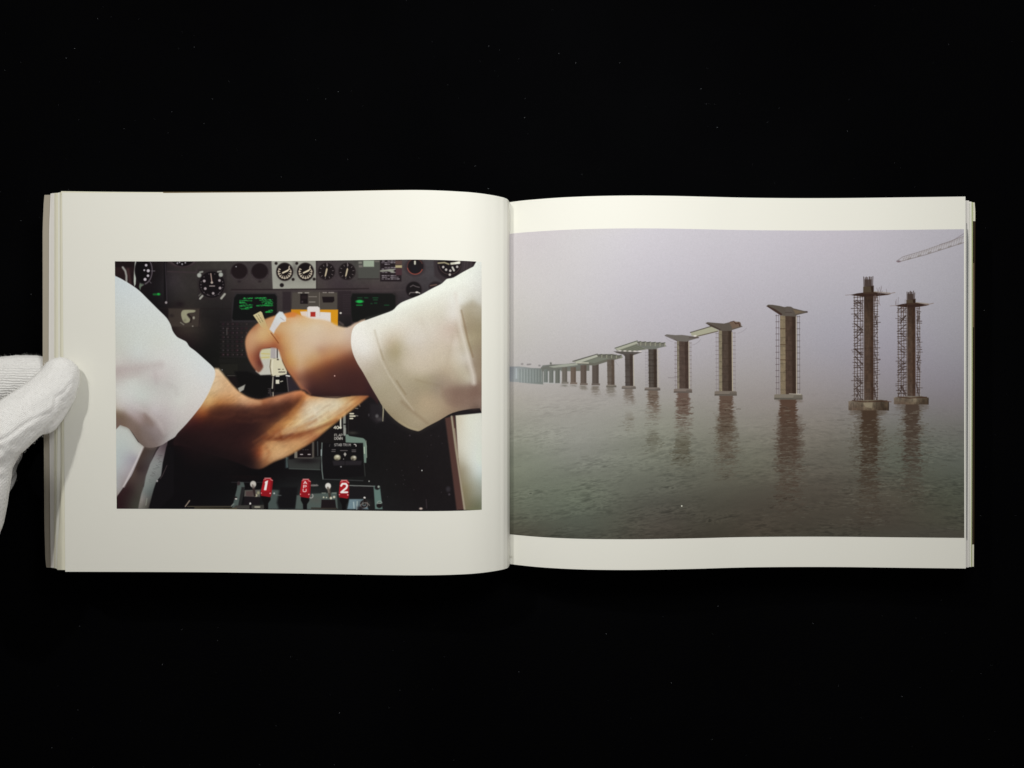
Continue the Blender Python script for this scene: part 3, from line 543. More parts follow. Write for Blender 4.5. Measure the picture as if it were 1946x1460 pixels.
    c.line([(515, 633), (522, 642), (529, 652)], 1.4, (120, 52, 20), 1, .85); c.line([(523, 634), (530, 644)], 1.4, (190, 110, 60), 1.2, .5)
    c.line([(572, 735), (583, 742), (592, 752)], 3, (150, 86, 58), 2, .5)
    c.line([(592, 751), (620, 755), (640, 756), (665, 752)], 2.2, (34, 18, 20), 1.6, .8)
    c.ell(636, 714.5, 1.2, 1.3, (206, 160, 150), .6)
    for shp in (arm, hand):
        q, mq = c.pmask(smooth_curve(shp, 3), 2.6); L_ = c.img[q].mean(-1, keepdims=True); c.img[q] += (L_-c.img[q])*.12*mq[..., None]
    # tag and white lever top
    c.poly([(481, 599), (495, 591.5), (498, 594), (507, 618), (512, 630), (516, 640), (507, 628), (497, 622)], c.field([(490, 597, (196, 186, 142)), (500, 612, (190, 168, 120)), (510, 630, (206, 164, 110))], sm=3), .9)
    for k, (x, y) in enumerate([(487, 600), (490, 605), (493, 610), (491, 598), (494, 603), (497, 608)]): c.line([(x, y), (x+2.4, y+3)], 1, (110, 102, 70), .5, .9)
    c.poly([(512, 626), (520, 634), (524, 626), (534, 613), (543, 611), (544, 604), (537, 593), (531, 592), (525, 598)], c.field([(516, 628, (206, 206, 206)), (530, 602, (206, 216, 216)), (540, 608, (216, 216, 214)), (522, 618, (206, 202, 200))], sm=4), 1.8)
    c.line([(533, 604), (540, 609)], 1.4, (150, 130, 130), 1, .5); c.poly([(543, 597), (556, 592), (565, 596), (560, 602), (545, 604)], (206, 120, 54), 2.4, .7)
    # ---- left sleeve
    sl = [(210, 522), (219, 524.5), (232, 531), (250, 542), (265, 553), (282, 570), (300, 588), (316, 604), (324, 617), (328, 629), (336, 640), (345, 645), (354, 650), (360, 659), (372, 668), (390, 684), (404, 697), (408, 704), (408.5, 716), (402, 734),
          (392, 755), (378, 777), (355, 805), (338, 823), (332, 831), (320, 838), (308, 846), (296, 850), (282, 851), (272, 848), (262, 838), (246, 816), (228, 808), (210, 800)]
    sf = c.field([(225, 540, (196, 204, 202)), (260, 575, (202, 208, 204)), (300, 605, (204, 209, 203)), (240, 620, (196, 200, 192)), (300, 650, (202, 205, 196)), (360, 665, (208, 213, 208)), (395, 700, (208, 212, 210)), (228, 660, (190, 192, 182)), (260, 672, (196, 200, 194)),
                  (224, 705, (172, 162, 156)), (240, 706, (180, 172, 166)), (262, 702, (182, 176, 170)), (290, 696, (196, 194, 188)), (222, 690, (190, 186, 178)), (310, 680, (204, 204, 198)), (250, 725, (194, 196, 188)), (297, 715, (190, 182, 178)), (295, 725, (184, 182, 176)),
                  (325, 735, (190, 188, 182)), (350, 710, (206, 206, 200)), (222, 740, (192, 192, 184)), (270, 755, (190, 194, 186)), (340, 760, (200, 200, 192)), (380, 740, (208, 206, 200)), (225, 775, (176, 168, 158)), (219, 785, (130, 116, 92)), (232, 792, (118, 98, 78)),
                  (245, 785, (164, 152, 148)), (262, 800, (150, 134, 130)), (278, 792, (134, 118, 110)), (286, 804, (126, 112, 104)), (290, 785, (180, 172, 170)), (310, 775, (184, 178, 174)), (268, 820, (118, 104, 98)), (285, 830, (112, 100, 96)), (280, 843, (100, 88, 84)),
                  (300, 835, (120, 110, 106)), (310, 822, (150, 140, 136)), (318, 830, (160, 156, 152)), (340, 810, (180, 176, 170)), (330, 795, (184, 178, 174)), (365, 782, (196, 190, 184)), (296, 815, (150, 138, 136)), (250, 808, (134, 116, 108)), (300, 760, (192, 190, 184)), (304, 845, (136, 126, 122))], sm=5)
    c.poly(sl, sf, 1.1, smooth=3)
    c.line([(214, 704), (250, 702), (305, 693)], 10, (172, 160, 156), 7, .5); c.line([(214, 712), (245, 716), (262, 712)], 6, (176, 166, 160), 5, .4)
    c.poly([(214, 783), (236, 786), (258, 800), (280, 822), (298, 846), (284, 851), (266, 842), (244, 814), (214, 804)], (104, 88, 76), 8, .6, 2); c.poly([(272, 806), (300, 812), (316, 826), (300, 848), (280, 848), (268, 826)], (124, 112, 108), 8, .45, 2)
    c.line([(275, 788), (284, 800), (288, 808)], 5, (126, 108, 100), 3.5, .6); c.line([(258, 772), (280, 784), (300, 800), (312, 822)], 5, (196, 190, 186), 5, .4)
    c.line([(318, 728), (334, 738), (336, 750)], 6, (180, 176, 170), 4, .35); c.line([(294, 705), (297, 728)], 5, (176, 166, 164), 4, .4)
    tex = resize(c.r.randn(c.h//2, c.w//2), c.h, c.w); msl, mm = c.pmask(smooth_curve(sl, 3), 1.1); c.img[msl] *= (1+.013*tex[msl]*mm)[..., None]
    c.line([(228, 530), (255, 546), (285, 574), (318, 607)], 1.6, (214, 218, 214), 1.2, .4)
    c.line([(408.5, 706), (406, 722), (398, 744), (380, 774)], 1.4, (214, 206, 190), 1.4, .5)
    # ---- right sleeve
    sr = [(922, 496), (900, 506.5), (880, 517), (862, 527.5), (850, 530), (844, 535), (838, 540), (820, 549), (800, 560), (785, 566), (765, 574), (755, 581), (746, 590), (725, 598), (700, 607), (684, 613), (674, 620), (669, 630), (667, 645), (668, 660),
          (672, 675), (680, 692), (690, 708), (705, 735), (718, 757), (727, 772), (742, 790), (758, 804), (775, 814), (790, 819), (798, 819), (812, 811), (835, 799), (860, 785), (890, 778), (912, 776), (922, 778)]
    rf = c.field([(905, 510, (228, 230, 224)), (860, 540, (232, 234, 226)), (820, 560, (232, 234, 226)), (780, 578, (230, 232, 222)), (740, 602, (228, 230, 220)), (700, 618, (228, 226, 216)), (676, 640, (232, 228, 222)), (690, 665, (222, 218, 212)), (680, 680, (206, 196, 184)),
                  (905, 545, (222, 220, 216)), (880, 560, (224, 222, 216)), (850, 580, (214, 208, 200)), (820, 590, (214, 208, 196)), (790, 600, (212, 206, 194)), (760, 620, (216, 208, 196)), (720, 640, (218, 212, 200)), (870, 575, (222, 220, 218)), (866, 600, (216, 208, 204)),
                  (855, 625, (196, 176, 164)), (840, 600, (204, 196, 184)), (815, 630, (206, 196, 186)), (750, 655, (180, 164, 134)), (740, 650, (190, 174, 152)), (735, 670, (172, 158, 132)), (757, 668, (164, 150, 118)), (775, 650, (200, 190, 178)), (800, 660, (198, 186, 176)),
                  (720, 665, (204, 194, 180)), (700, 690, (196, 184, 170)), (770, 690, (182, 168, 146)), (800, 700, (186, 170, 150)), (830, 680, (186, 170, 150)), (850, 660, (190, 174, 158)), (865, 650, (204, 190, 180)), (885, 680, (194, 184, 176)), (895, 720, (184, 174, 160)),
                  (895, 575, (196, 190, 180)), (885, 600, (176, 162, 140)), (890, 625, (150, 132, 108)), (900, 640, (170, 156, 126)), (908, 660, (140, 120, 100)), (893, 660, (156, 142, 118)), (905, 690, (134, 110, 96)), (912, 620, (150, 136, 110)), (910, 590, (196, 190, 182)),
                  (800, 720, (158, 144, 116)), (815, 735, (146, 130, 106)), (830, 735, (136, 118, 104)), (790, 740, (150, 134, 110)), (850, 740, (146, 122, 106)), (880, 720, (172, 158, 138)), (870, 745, (124, 98, 86)), (900, 745, (116, 86, 76)), (912, 720, (120, 90, 80)),
                  (720, 720, (176, 164, 144)), (730, 740, (160, 148, 122)), (750, 760, (158, 144, 120)), (770, 780, (150, 134, 108)), (790, 800, (154, 138, 112)), (810, 760, (168, 144, 116)), (830, 770, (162, 138, 112)), (800, 790, (160, 140, 112)), (780, 770, (150, 132, 106)),
                  (850, 775, (150, 124, 102)), (890, 768, (140, 116, 102)), (915, 765, (150, 130, 120)), (880, 700, (182, 170, 152)), (850, 700, (178, 160, 138)), (905, 775, (90, 70, 62)), (745, 790, (140, 124, 96)), (700, 715, (170, 156, 134)), (815, 800, (150, 132, 106))], sm=5)
    c.poly(sr, rf, 1.1, smooth=3)
    c.poly([(876, 582), (884, 610), (893, 655), (903, 705), (906, 728), (922, 735), (922, 585)], (158, 142, 116), 8, .55, 2); c.poly([(842, 740), (905, 733), (922, 716), (922, 772), (880, 774), (850, 768)], (124, 96, 84), 8, .6, 2)
    c.poly([(700, 690), (740, 700), (800, 705), (840, 735), (850, 775), (800, 812), (770, 806), (735, 775)], (166, 152, 128), 16, .28, 2); c.poly([(762, 664), (800, 655), (840, 650), (850, 690), (800, 715), (770, 700)], (198, 184, 168), 12, .4, 2)
    c.line([(712, 628), (718, 650), (727, 678), (742, 708), (757, 731), (773, 754), (790, 776), (808, 796)], 2.4, (160, 143, 116), 2.4, .4); c.line([(708, 632), (714, 654), (723, 682), (738, 712), (753, 735), (769, 758), (786, 780)], 2.2, (216, 206, 192), 2.2, .35)
    c.line([(700, 612), (760, 596), (820, 576), (880, 548)], 7, (212, 208, 200), 8, .35); c.line([(860, 640), (850, 690), (862, 720)], 6, (176, 158, 138), 5, .4); c.line([(800, 610), (815, 640), (805, 670)], 7, (196, 184, 170), 6, .35)
    tex = resize(c.r.randn(c.h//2, c.w//2), c.h, c.w); msl, mm = c.pmask(smooth_curve(sr, 3), 1.1); c.img[msl] *= (1+.016*tex[msl]*mm)[..., None]
    q, mq = c.pmask(smooth_curve(sr, 3), 1.1); L_ = c.img[q].mean(-1, keepdims=True); c.img[q] += ((L_+3-c.img[q])*.16*mq[..., None])
    c.line([(866, 560), (870, 590), (875, 620), (884, 655), (893, 690), (900, 715), (901, 728)], 7, (216, 208, 202), 4, .7)
    c.line([(877, 590), (882, 612), (889, 645), (899, 678)], 2.6, (122, 98, 72), 1.8, .55)
    c.line([(723, 665), (729, 684)], 1.8, (140, 124, 96), 1.6, .4); c.line([(754, 724), (761, 735), (771, 750)], 2, (120, 101, 76), 2, .5)
    c.line([(764, 764), (778, 776), (792, 788), (812, 804)], 5, (128, 109, 88), 3.2, .45); c.line([(790, 722), (838, 734), (845, 760)], 2, (134, 116, 96), 3, .35)
    c.blob(858, 585, 10, 16, (216, 210, 206), .3); c.line([(758, 800), (776, 812), (794, 817)], 1.5, (170, 158, 128), 1.2, .5)
    g = c.r.randn(c.h//2, c.w//2); g = resize(g, c.h, c.w)
    c.img *= (1+0.012*g[..., None])
    return np.clip(c.img, 0, 255)

def paint_bridge(X, Y):
    c = Canvas(X, Y, 7)
    c.img[:] = c.field([
        (975, 450, (212, 206, 208)), (1080, 450, (216, 212, 212)), (1200, 450, (212, 207, 212)), (1400, 460, (201, 196, 203)), (1600, 455, (190, 184, 190)), (1800, 450, (174, 169, 174)),
        (1000, 560, (206, 201, 202)), (1200, 560, (197, 192, 198)), (1400, 560, (186, 181, 188)), (1560, 560, (176, 172, 178)), (1700, 540, (172, 168, 173)), (1810, 560, (160, 156, 160)),
        (1000, 650, (192, 187, 187)), (1150, 640, (190, 185, 188)), (1300, 660, (176, 171, 176)), (1430, 660, (168, 163, 166)), (1560, 660, (158, 154, 160)), (1700, 660, (150, 145, 152)), (1810, 660, (144, 140, 144)),
        (1000, 715, (182, 176, 176)), (1270, 720, (164, 158, 158)), (1430, 720, (156, 150, 148)), (1560, 720, (148, 142, 143)), (1700, 720, (138, 132, 136)), (1810, 720, (130, 125, 129)),
        (1000, 750, (172, 166, 161)), (1100, 760, (164, 158, 153)), (1270, 770, (150, 146, 138)), (1430, 770, (142, 135, 130)), (1560, 770, (135, 128, 124)), (1700, 790, (118, 114, 110)), (1810, 770, (118, 112, 112)),
        (1000, 800, (156, 152, 145)), (1100, 810, (151, 147, 141)), (1250, 820, (136, 134, 122)), (1430, 820, (128, 122, 112)), (1560, 820, (120, 112, 103)), (1700, 840, (98, 97, 86)), (1810, 820, (102, 99, 92)),
        (1000, 860, (134, 133, 123)), (1100, 870, (131, 128, 121)), (1250, 880, (114, 112, 100)), (1430, 880, (104, 99, 86)), (1560, 870, (100, 92, 82)), (1700, 880, (88, 88, 76)), (1810, 880, (86, 86, 76)),
        (1000, 920, (113, 114, 102)), (1100, 930, (106, 108, 94)), (1250, 940, (88, 85, 76)), (1430, 940, (82, 74, 64)), (1560, 930, (82, 72, 62)), (1700, 940, (78, 70, 58)), (1810, 940, (74, 74, 60)),
        (1000, 980, (92, 92, 80)), (1100, 980, (90, 92, 80)), (1250, 990, (78, 70, 62)), (1430, 1000, (72, 62, 52)), (1560, 1000, (68, 60, 50)), (1700, 1000, (68, 60, 50)), (1810, 1000, (66, 62, 50)),
        (1000, 1015, (80, 74, 62)), (1200, 1015, (74, 68, 58)), (1350, 1020, (68, 60, 50))], sm=30)
    # water relief, rows finer and fainter towards the horizon
    t = np.clip((c.Y-742)/280, 0, 1)
    w = (c.noise(34, 6, 1, .13)*.22 + c.noise(18, 3.0, 2, .15)*.5 + c.noise(10, 2.0, 3, .12)*.6 + c.noise(5, 1.4, 5, .1)*.4)
    w2 = (c.noise(30, 5, 11, -.06)*.22 + c.noise(16, 2.8, 12, -.07)*.5 + c.noise(9, 1.9, 13, -.07)*.6 + c.noise(5, 1.4, 15, -.06)*.4)
    mixx = np.clip((c.X-1350)/250, 0, 1); w = w*(1-mixx)+w2*mixx
    big = c.noise(120, 24, 4, .12)*.6+c.noise(60, 12, 6, .15)*.4
    gust = np.clip(.55+.75*c.noise(80, 22, 9, .12)+.3*c.noise(30, 8, 10, .12), .12, 1.2)
    c.img *= (1+(t**.65)[..., None]*(0.25*w*gust+0.06*big)[..., None])
    crest = np.clip(w-.45, 0, 1)*gust*t**.7; c.img *= (1-.75*crest)[..., None]
    # reflections
    n1 = c.noise(15, 2.0, 21, .03)*.45+c.noise(6, 1.3, 22)*.55; n2 = c.noise(30, 4.2, 23); n3 = c.noise(3.2, 1.4, 24)
    def refl(xc, hw, y0, y1, col, a, spread=1.0, rag=6, hard=1.5, brk=1.0):
        sl = c.box(xc-hw*3-30, y0-4, xc+hw*3+30, y1+10)
        x = c.X[sl]; y = c.Y[sl]; q = np.clip((y-y0)/(y1-y0), 0, 1)
        nn = n1[sl]+.5*n3[sl]
        half = hw*(1+.25*q*spread)+rag*nn*(.3+1.5*q)+rag*.6*n2[sl]*q
        sft = 3.5+9*q
        m = np.clip((half-np.abs(x-xc-3*n2[sl]*q))/(sft)+.5, 0, 1)
        br = np.clip(1.25-q*.95*brk+nn*q*1.3+n2[sl]*q*.5, 0, 1)
        fade = np.clip((1-q)*1.8, 0, 1)*np.clip((y-y0)/hard+.5, 0, 1)
        c.comp(sl, np.clip(m*br*fade*a, 0, 1), col)
    refl(1650, 34, 779, 800, (84, 72, 60), .5, 0, 4); refl(1650, 24, 779, 940, (76, 64, 52), .4, 1.0, 18); refl(1652, 15, 779, 1012, (64, 48, 36), .95, .6, 9)
    refl(1733, 30, 768, 785, (90, 80, 70), .5, 0, 4); refl(1733, 20, 768, 890, (80, 70, 58), .4, .6, 16); refl(1734, 13, 768, 975, (68, 54, 44), .92, .7, 10)
    refl(1500, 24, 759, 768, (92, 78, 66), .45, 0, 3); refl(1498, 16, 759, 985, (78, 57, 45), .93, .5, 9); refl(1500, 24, 800, 1000, (78, 62, 52), .5, .6, 15, 40)
    refl(1380, 13, 752, 925, (88, 69, 57), .9, .5, 8); refl(1380, 20, 795, 905, (90, 80, 66), .4, .4, 12, 30)
    refl(1298, 11.5, 746, 834, (94, 74, 64), .88, .4, 6); refl(1297, 14, 830, 900, (86, 77, 61), .6, .3, 16, 26, .4)
    refl(1241, 9.5, 741, 806, (100, 84, 72), .85, .4, 5); refl(1241, 10, 822, 870, (94, 88, 74), .45, .2, 14, 22, .4)
    refl(1195, 8, 739, 776, (106, 94, 84), .8, .3, 4); refl(1195, 7, 786, 826, (114, 104, 92), .35, .2, 10, 18, .4)
    refl(1160, 7, 735, 757, (112, 104, 94), .75, .2, 3); refl(1131, 6.5, 734, 757, (108, 98, 88), .75, .2, 3); refl(1108, 6, 733, 745, (116, 108, 98), .7, .2, 2)
    refl(1089, 5.5, 732, 737, (122, 116, 108), .7, .2, 1); refl(1072, 5, 731, 738, (122, 118, 110), .7, .2, 1)
    r = np.random.RandomState(3)
    def dashes(x0, x1, y0, y1, n, col, a=.6, L=7, curve=0):
        for k in range(n):
            x = x0+r.rand()*(x1-x0); y = y0+r.rand()*(y1-y0); l = L*(.3+.8*r.rand())
            c.line([(x-l/2, y+.4*curve), (x, y+curve*.8), (x+l/2, y-.15*l)], .6+r.rand()*.9, col, .8, a*(.3+.7*r.rand()))
    dashes(1276, 1316, 842, 884, 34, (66, 56, 42), .6, 11, 1); dashes(1357, 1402, 868, 878, 9, (66, 48, 38), .6, 11, 1); dashes(1366, 1392, 905, 912, 6, (60, 48, 38), .8, 12, 1)
    dashes(1470, 1530, 800, 880, 70, (66, 44, 32), .55, 5); dashes(1462, 1522, 942, 972, 22, (46, 34, 28), .6, 8, 1); dashes(1612, 1692, 810, 890, 100, (56, 42, 30), .5, 5)
    dashes(1700, 1775, 820, 900, 90, (62, 52, 40), .45, 5); dashes(1620, 1690, 985, 1005, 16, (50, 40, 32), .5, 9, 1); dashes(1225, 1262, 828, 858, 18, (74, 66, 52), .55, 6); dashes(1186, 1210, 796, 822, 10, (96, 88, 74), .5, 6)
    dashes(1356, 1402, 770, 860, 50, (80, 62, 50), .5, 5); dashes(1282, 1316, 760, 832, 40, (88, 70, 58), .5, 6)
    for k in range(300):
        x = 975+r.rand()*855; y = 780+240*r.rand()**.6; l = 5+9*r.rand(); sgn = -.16 if x < 1450 else .1
        b = (58, 54, 44) if r.rand() < .6 else (112, 108, 94)
        c.line([(x-l/2, y-sgn*l/2), (x+l/2, y+sgn*l/2)], .7+.7*r.rand(), b, .9, .28*r.rand())
    for (xc, w2_, ya, yb, n_) in [(1500, 26, 770, 985, 260), (1650, 34, 790, 1000, 300), (1734, 30, 780, 960, 240), (1380, 22, 762, 915, 160), (1298, 17, 756, 895, 110), (1241, 12, 748, 865, 60)]:
        for k in range(n_):
            q = r.rand(); y = ya+(yb-ya)*q; x = xc+r.randn()*w2_*(.35+.5*q); l = 2+4*r.rand()
            cc = (56, 42, 33) if r.rand() < .62 else (128, 124, 110)
            c.line([(x-l, y+.3), (x, y-.2), (x+l, y+.2)], .7+.6*r.rand(), cc, .7, (.2+.35*r.rand())*(1-.5*q))
    c.ell(1295.5, 962, 1.3, 1.3, (228, 220, 206), .6)
    wm = np.clip((c.Y-760)/120, 0, 1)[..., None]; lum = c.img.mean(-1, keepdims=True)
    c.img[:] = c.img+(lum-c.img)*.22*wm; c.img *= 1+wm*(np.array([.99, 1.012, .99])-1)
    # ---- far hazy piers
    mass = [(960, 697), (985, 696.5), (1000, 698), (1010, 699.5), (1027, 700), (1031, 694.5), (1048, 693), (1062, 693), (1075, 692), (1090, 690), (1120, 690), (1120, 705), (1060, 706), (1032, 706), (1032, 731), (1005, 729), (985, 726.5), (960, 725)]
    mf = c.field([(966, 710, (138, 140, 150)), (982, 712, (158, 163, 165)), (995, 712, (146, 151, 151)), (1015, 712, (132, 137, 135)), (1028, 716, (122, 126, 122)), (1045, 700, (112, 113, 108)), (1075, 696, (120, 122, 114)), (1100, 695, (108, 106, 98))], sm=6)
    c.poly(mass, mf, 1)
    c.rect(979.5, 700, 982.5, 720, (176, 182, 188), 1, .8)
    for x in (988, 993.5, 999, 1004.5, 1010, 1015.5, 1021, 1026.5): c.line([(x, 702), (x, 727)], 1.5, (112, 121, 120), .8, .6); c.line([(x+2.7, 703), (x+2.7, 725)], 1.0, (166, 172, 172), .8, .5)
    for (x, y) in [(992, 692), (1003, 693), (1007, 692.5), (1025, 695)]: c.ell(x, y, 2.2, 1.6, (120, 116, 116), 1, .7)
    c.rect(1032.5, 704, 1066, 729, (180, 180, 180), .8, .8)
    cols = [(1036.9, 3.8, 702, 730), (1047.4, 4, 703, 730.8), (1059.3, 4.3, 702, 731.4), (1072.8, 4.8, 698, 732), (1089.2, 5, 698, 733), (1108.6, 5.6, 694, 734.5), (1131.3, 6.2, 692, 735)]
    shade = [(118, 122, 118), (114, 116, 111), (109, 110, 104), (108, 102, 94), (106, 92, 82), (96, 84, 76), (88, 78, 72)]
    # deck of far spans, pale side faces
    c.poly([(1028, 699), (1047, 693.5), (1100, 691), (1112, 691), (1110, 700), (1060, 704), (1030, 706)], (112, 112, 106), 1.4)
    for (x, h, y0, y1), s in zip(cols, shade):
        c.rect(x-h, y0, x+h, y1-3, s, .9)
        c.rect(x+h*.3, y0, x+h, y1-4, tuple(v-12 for v in s), 1.2, .7)
    for (x, h, y0, y1), s in list(zip(cols, shade))[3:]:
        c.rect(x-h-1, y1-6, x+h+2.5, y1-2.5, tuple(v+16 for v in s), .9)
    c.ell(1046.5, 691, 1.8, 2.4, (110, 108, 104), .9)
    c.poly([(1043, 697), (1070, 692.5), (1096, 690.5), (1098, 694), (1072, 697.5), (1052, 699)], (168, 170, 158), .9, .85)
    c.poly([(1088, 687.5), (1094, 685), (1134, 673.5), (1164, 673), (1182, 676.5), (1183, 680), (1160, 686), (1146, 690), (1130, 695), (1112, 694), (1100, 690)], (104, 102, 92), .9)
    c.poly([(1090, 688), (1134, 674.5), (1136, 678), (1104, 689)], (176, 176, 162), .8); c.line([(1088, 686.6), (1135, 672.8)], 1.2, (90, 88, 84), .6)
    c.poly([(1106, 689), (1136, 679), (1158, 681), (1130, 690)], (118, 120, 108), 1.1); c.line([(1095, 689.5), (1118, 690)], 1.8, (200, 196, 180), .8)
    def tees(x0, x1, y, n, h, slope=0):
        for k in range(n):
            x = x0+(x1-x0)*k/(n-1); yy = y+slope*k
            c.line([(x-3, yy), (x+2.5, yy-1.2)], 1.8, (84, 84, 76), .6); c.line([(x+2.5, yy), (x+2.5, yy+h)], 1.4, (150, 150, 130), .7)
    tees(1141, 1178, 675, 5, 4.5, .4)
    stn = c.noise(2.2, 9, 51)*.5+c.noise(4.5, 5, 52)*.5+c.noise(1.6, 1.6, 53)*.35
    def stain(x0, x1, y0, y1, amp):
        sl, m = c.pmask([(x0, y0), (x1, y0), (x1+.6, y1), (x0+.6, y1)], .8); c.img[sl] *= (1+amp*stn[sl]*m)[..., None]
    def column(x0, x1, y0, y1, lit, xs=None, c1=(64, 52, 46), c2=(44, 32, 28), litc=(134, 122, 98)):
        c.poly([(x0, y0), (x1, y0), (x1+.6, y1), (x0+.8, y1)], c1, .8)
        xm = x0+lit
        if lit > 0:
            c.poly([(x0, y0), (xm, y0), (xm+.6, y1), (x0+.8, y1)], litc, .7)
            for yy in np.arange(y0+8, y1-3, max(9, (y1-y0)/9)): c.line([(x0+.5, yy), (xm, yy)], .9, tuple(v*.72 for v in litc), .6, .8)
        c.poly([(x1-(x1-xm)*.38, y0), (x1, y0), (x1+.6, y1), (x1-(x1-xm)*.34, y1)], c2, 2, .75)
        stain(x0, x1, y0, y1, .11)
        for yy in np.arange(y0+10, y1-4, max(11, (y1-y0)/8)): c.line([(x0+lit, yy), (x1, yy+.4)], .9, c2, .6, .5)
    def pad(x0, x1, y0, y1, col=(112, 106, 98)):
        c.poly([(x0, y0+1), (x0+3, y0), (x1-2, y0), (x1, y0+1.5), (x1, y1), (x0, y1)], col, .8)
        c.rect(x0, y1-(y1-y0)*.32, x1, y1, tuple(v*.66 for v in col), 1, .8); c.poly([(x1-(x1-x0)*.3, y0+2), (x1, y0+2), (x1, y1), (x1-(x1-x0)*.35, y1)], tuple(v*.8 for v in col), 1.2, .7)
    def ladder(xa, xb, y0, y1, step, col=(96, 88, 88), a=.75, lw=.9):
        c.line([(xa, y0), (xa+.6, y1)], lw, col, .5, a*.8); c.line([(xb, y0), (xb+.6, y1)], lw, col, .5, a*.8)
        for yy in np.arange(y0+2, y1, step): c.line([(xa-1, yy), (xb+1, yy)], 1.2, col, .5, a)
    column(1153.5, 1167, 684, 732, 0, c1=(98, 88, 80), c2=(78, 64, 54)); pad(1152, 1171, 731.5, 736, (126, 118, 108))
    c.line([(1168, 685), (1175, 695)], .8, (150, 144, 146), .6, .7)
    # span between G and F
    c.poly([(1166, 668), (1185, 667.5), (1220, 669.5), (1204, 675), (1201, 678), (1188, 678), (1184, 674), (1172, 671)], (84, 78, 74), .9)
    column(1187.5, 1202.5, 673, 734, 0, c1=(76, 68, 64), c2=(56, 44, 38)); pad(1181.5, 1208, 733.5, 739, (124, 114, 106))
    c.line([(1203.6, 676), (1204.6, 733)], 1.4, (186, 176, 152), .7, .7)
    c.poly([(1169, 662.5), (1210, 648.5), (1212, 656), (1230, 664), (1196, 669), (1172, 666.5)], (118, 118, 104), .9)
    c.poly([(1169, 663), (1210, 648.6), (1211.5, 653), (1174, 666)], (168, 168, 152), .8); c.line([(1168.5, 661.8), (1211, 647.8)], 1.6, (96, 98, 86), .6)
    for k in range(4): c.line([(1180+k*9, 667-k*.2), (1213+k*5, 655+k*2)], 1.2, (90, 94, 82), .7, .8)
    for k in range(5): c.ell(1178+k*9.5, 666.8+k*.3, 3.2, 1.2, (214, 206, 200), .7, .9)
    c.poly([(1210, 656), (1264, 656), (1267, 658), (1250, 662), (1246, 664.5), (1232, 664.5)], (112, 112, 104), .9)
    c.poly([(1210, 649), (1263, 651.5), (1263, 656.5), (1214, 656.5)], (106, 104, 92), .9, .9)
    tees(1215, 1261, 650.5, 6, 5.5, .45)
    column(1232, 1248, 664, 737, 0, c1=(74, 66, 60), c2=(50, 38, 30)); c.line([(1237, 666), (1238, 735)], 1, (92, 84, 74), .8, .6)
    for yy in (684, 695, 709, 723): c.line([(1232, yy), (1248, yy)], 1, (46, 38, 34), .7, .6)
    ladder(1227, 1230, 668, 735, 5.6, (140, 134, 138), .6); ladder(1250.5, 1253, 666, 735, 7, (170, 160, 150), .5); c.line([(1249.6, 664), (1250.4, 736)], 1.3, (186, 174, 148), .7, .6)
    pad(1225, 1254.5, 736.5, 742, (120, 110, 102))
    # E
    ladder(1283, 1286.5, 650, 739, 8, (118, 106, 108)); ladder(1310.5, 1313, 650, 739, 8, (124, 114, 110))
    column(1286.5, 1308, 647, 739, 4, c1=(78, 64, 57), c2=(58, 44, 38), litc=(126, 117, 102)); c.line([(1309, 650), (1310, 738)], 1.4, (196, 184, 156), .7, .7)
    c.poly([(1263.5, 637), (1267, 635.5), (1283, 637), (1296, 636.6), (1327, 640.5), (1328.5, 642), (1308, 648), (1305, 649.5), (1287, 648.5), (1280, 644)], (106, 100, 94), .8); c.line([(1264, 638), (1286, 647.5)], 1.4, (70, 60, 54), .8, .8); c.line([(1310, 642), (1327, 642)], 1.6, (84, 72, 68), .8)
    c.ring(1282, 630, 20, .8, (150, 144, 150), .6, .7, 215, 262); c.ring(1312, 634, 22, .9, (140, 132, 136), .6, .7, 275, 330)
    pad(1280.5, 1315, 739, 746.5, (120, 108, 100)); c.line([(1270, 718), (1285, 718.4)], 1.2, (128, 118, 122), .6, .8)
    # D and its girder
    c.poly([(1312.5, 632.5), (1352, 620.5), (1366, 628), (1322, 640), (1314, 637.5)], (166, 164, 142), .8); c.line([(1312, 632), (1354, 619.6)], 1.8, (92, 86, 76), .7); c.line([(1322, 640), (1364, 629.6)], 1.8, (98, 88, 74), .7); c.ell(1321, 638.5, 3, 1.4, (222, 214, 206), .7)
    ladder(1361, 1364.5, 632, 744, 8, (124, 114, 116)); ladder(1392.5, 1396.5, 631, 744, 8, (128, 118, 120))
    column(1366, 1390.5, 628, 744, 6, c1=(74, 62, 54), c2=(54, 42, 34), litc=(130, 120, 99)); c.line([(1391.3, 632), (1392.2, 743)], 1.5, (196, 184, 154), .7, .8)
    c.poly([(1341, 614), (1344.5, 612.4), (1358, 613.6), (1376, 615), (1384, 613), (1394, 610.2), (1396, 612), (1405, 611.5), (1407.5, 614), (1409, 619.5), (1411.5, 621), (1391, 627.5), (1388, 629), (1369, 628.5), (1350, 620)], (90, 82, 74), .8)
    c.poly([(1341, 614.5), (1350, 620), (1368, 628), (1370, 626), (1352, 617)], (66, 54, 46), .8, .8); c.poly([(1386, 612.5), (1395, 610.5), (1407, 613), (1408, 620), (1392, 625)], (118, 94, 78), 1.2, .7); c.line([(1396, 612), (1398, 615.5), (1404, 614), (1406, 620)], 1.4, (60, 38, 32), .6); c.line([(1388, 612), (1395, 610.4)], 1.2, (78, 58, 50), .6)
    c.ring(1396, 604, 30, .8, (140, 132, 136), .6, .6, 280, 320)
    pad(1358, 1400, 743.5, 752, (118, 108, 98))
    # C
    ladder(1475.3, 1479.7, 598, 749, 11.6, (96, 84, 86), .9, 1); ladder(1514.8, 1519.3, 600, 749, 11.5, (92, 84, 82), .9, 1)
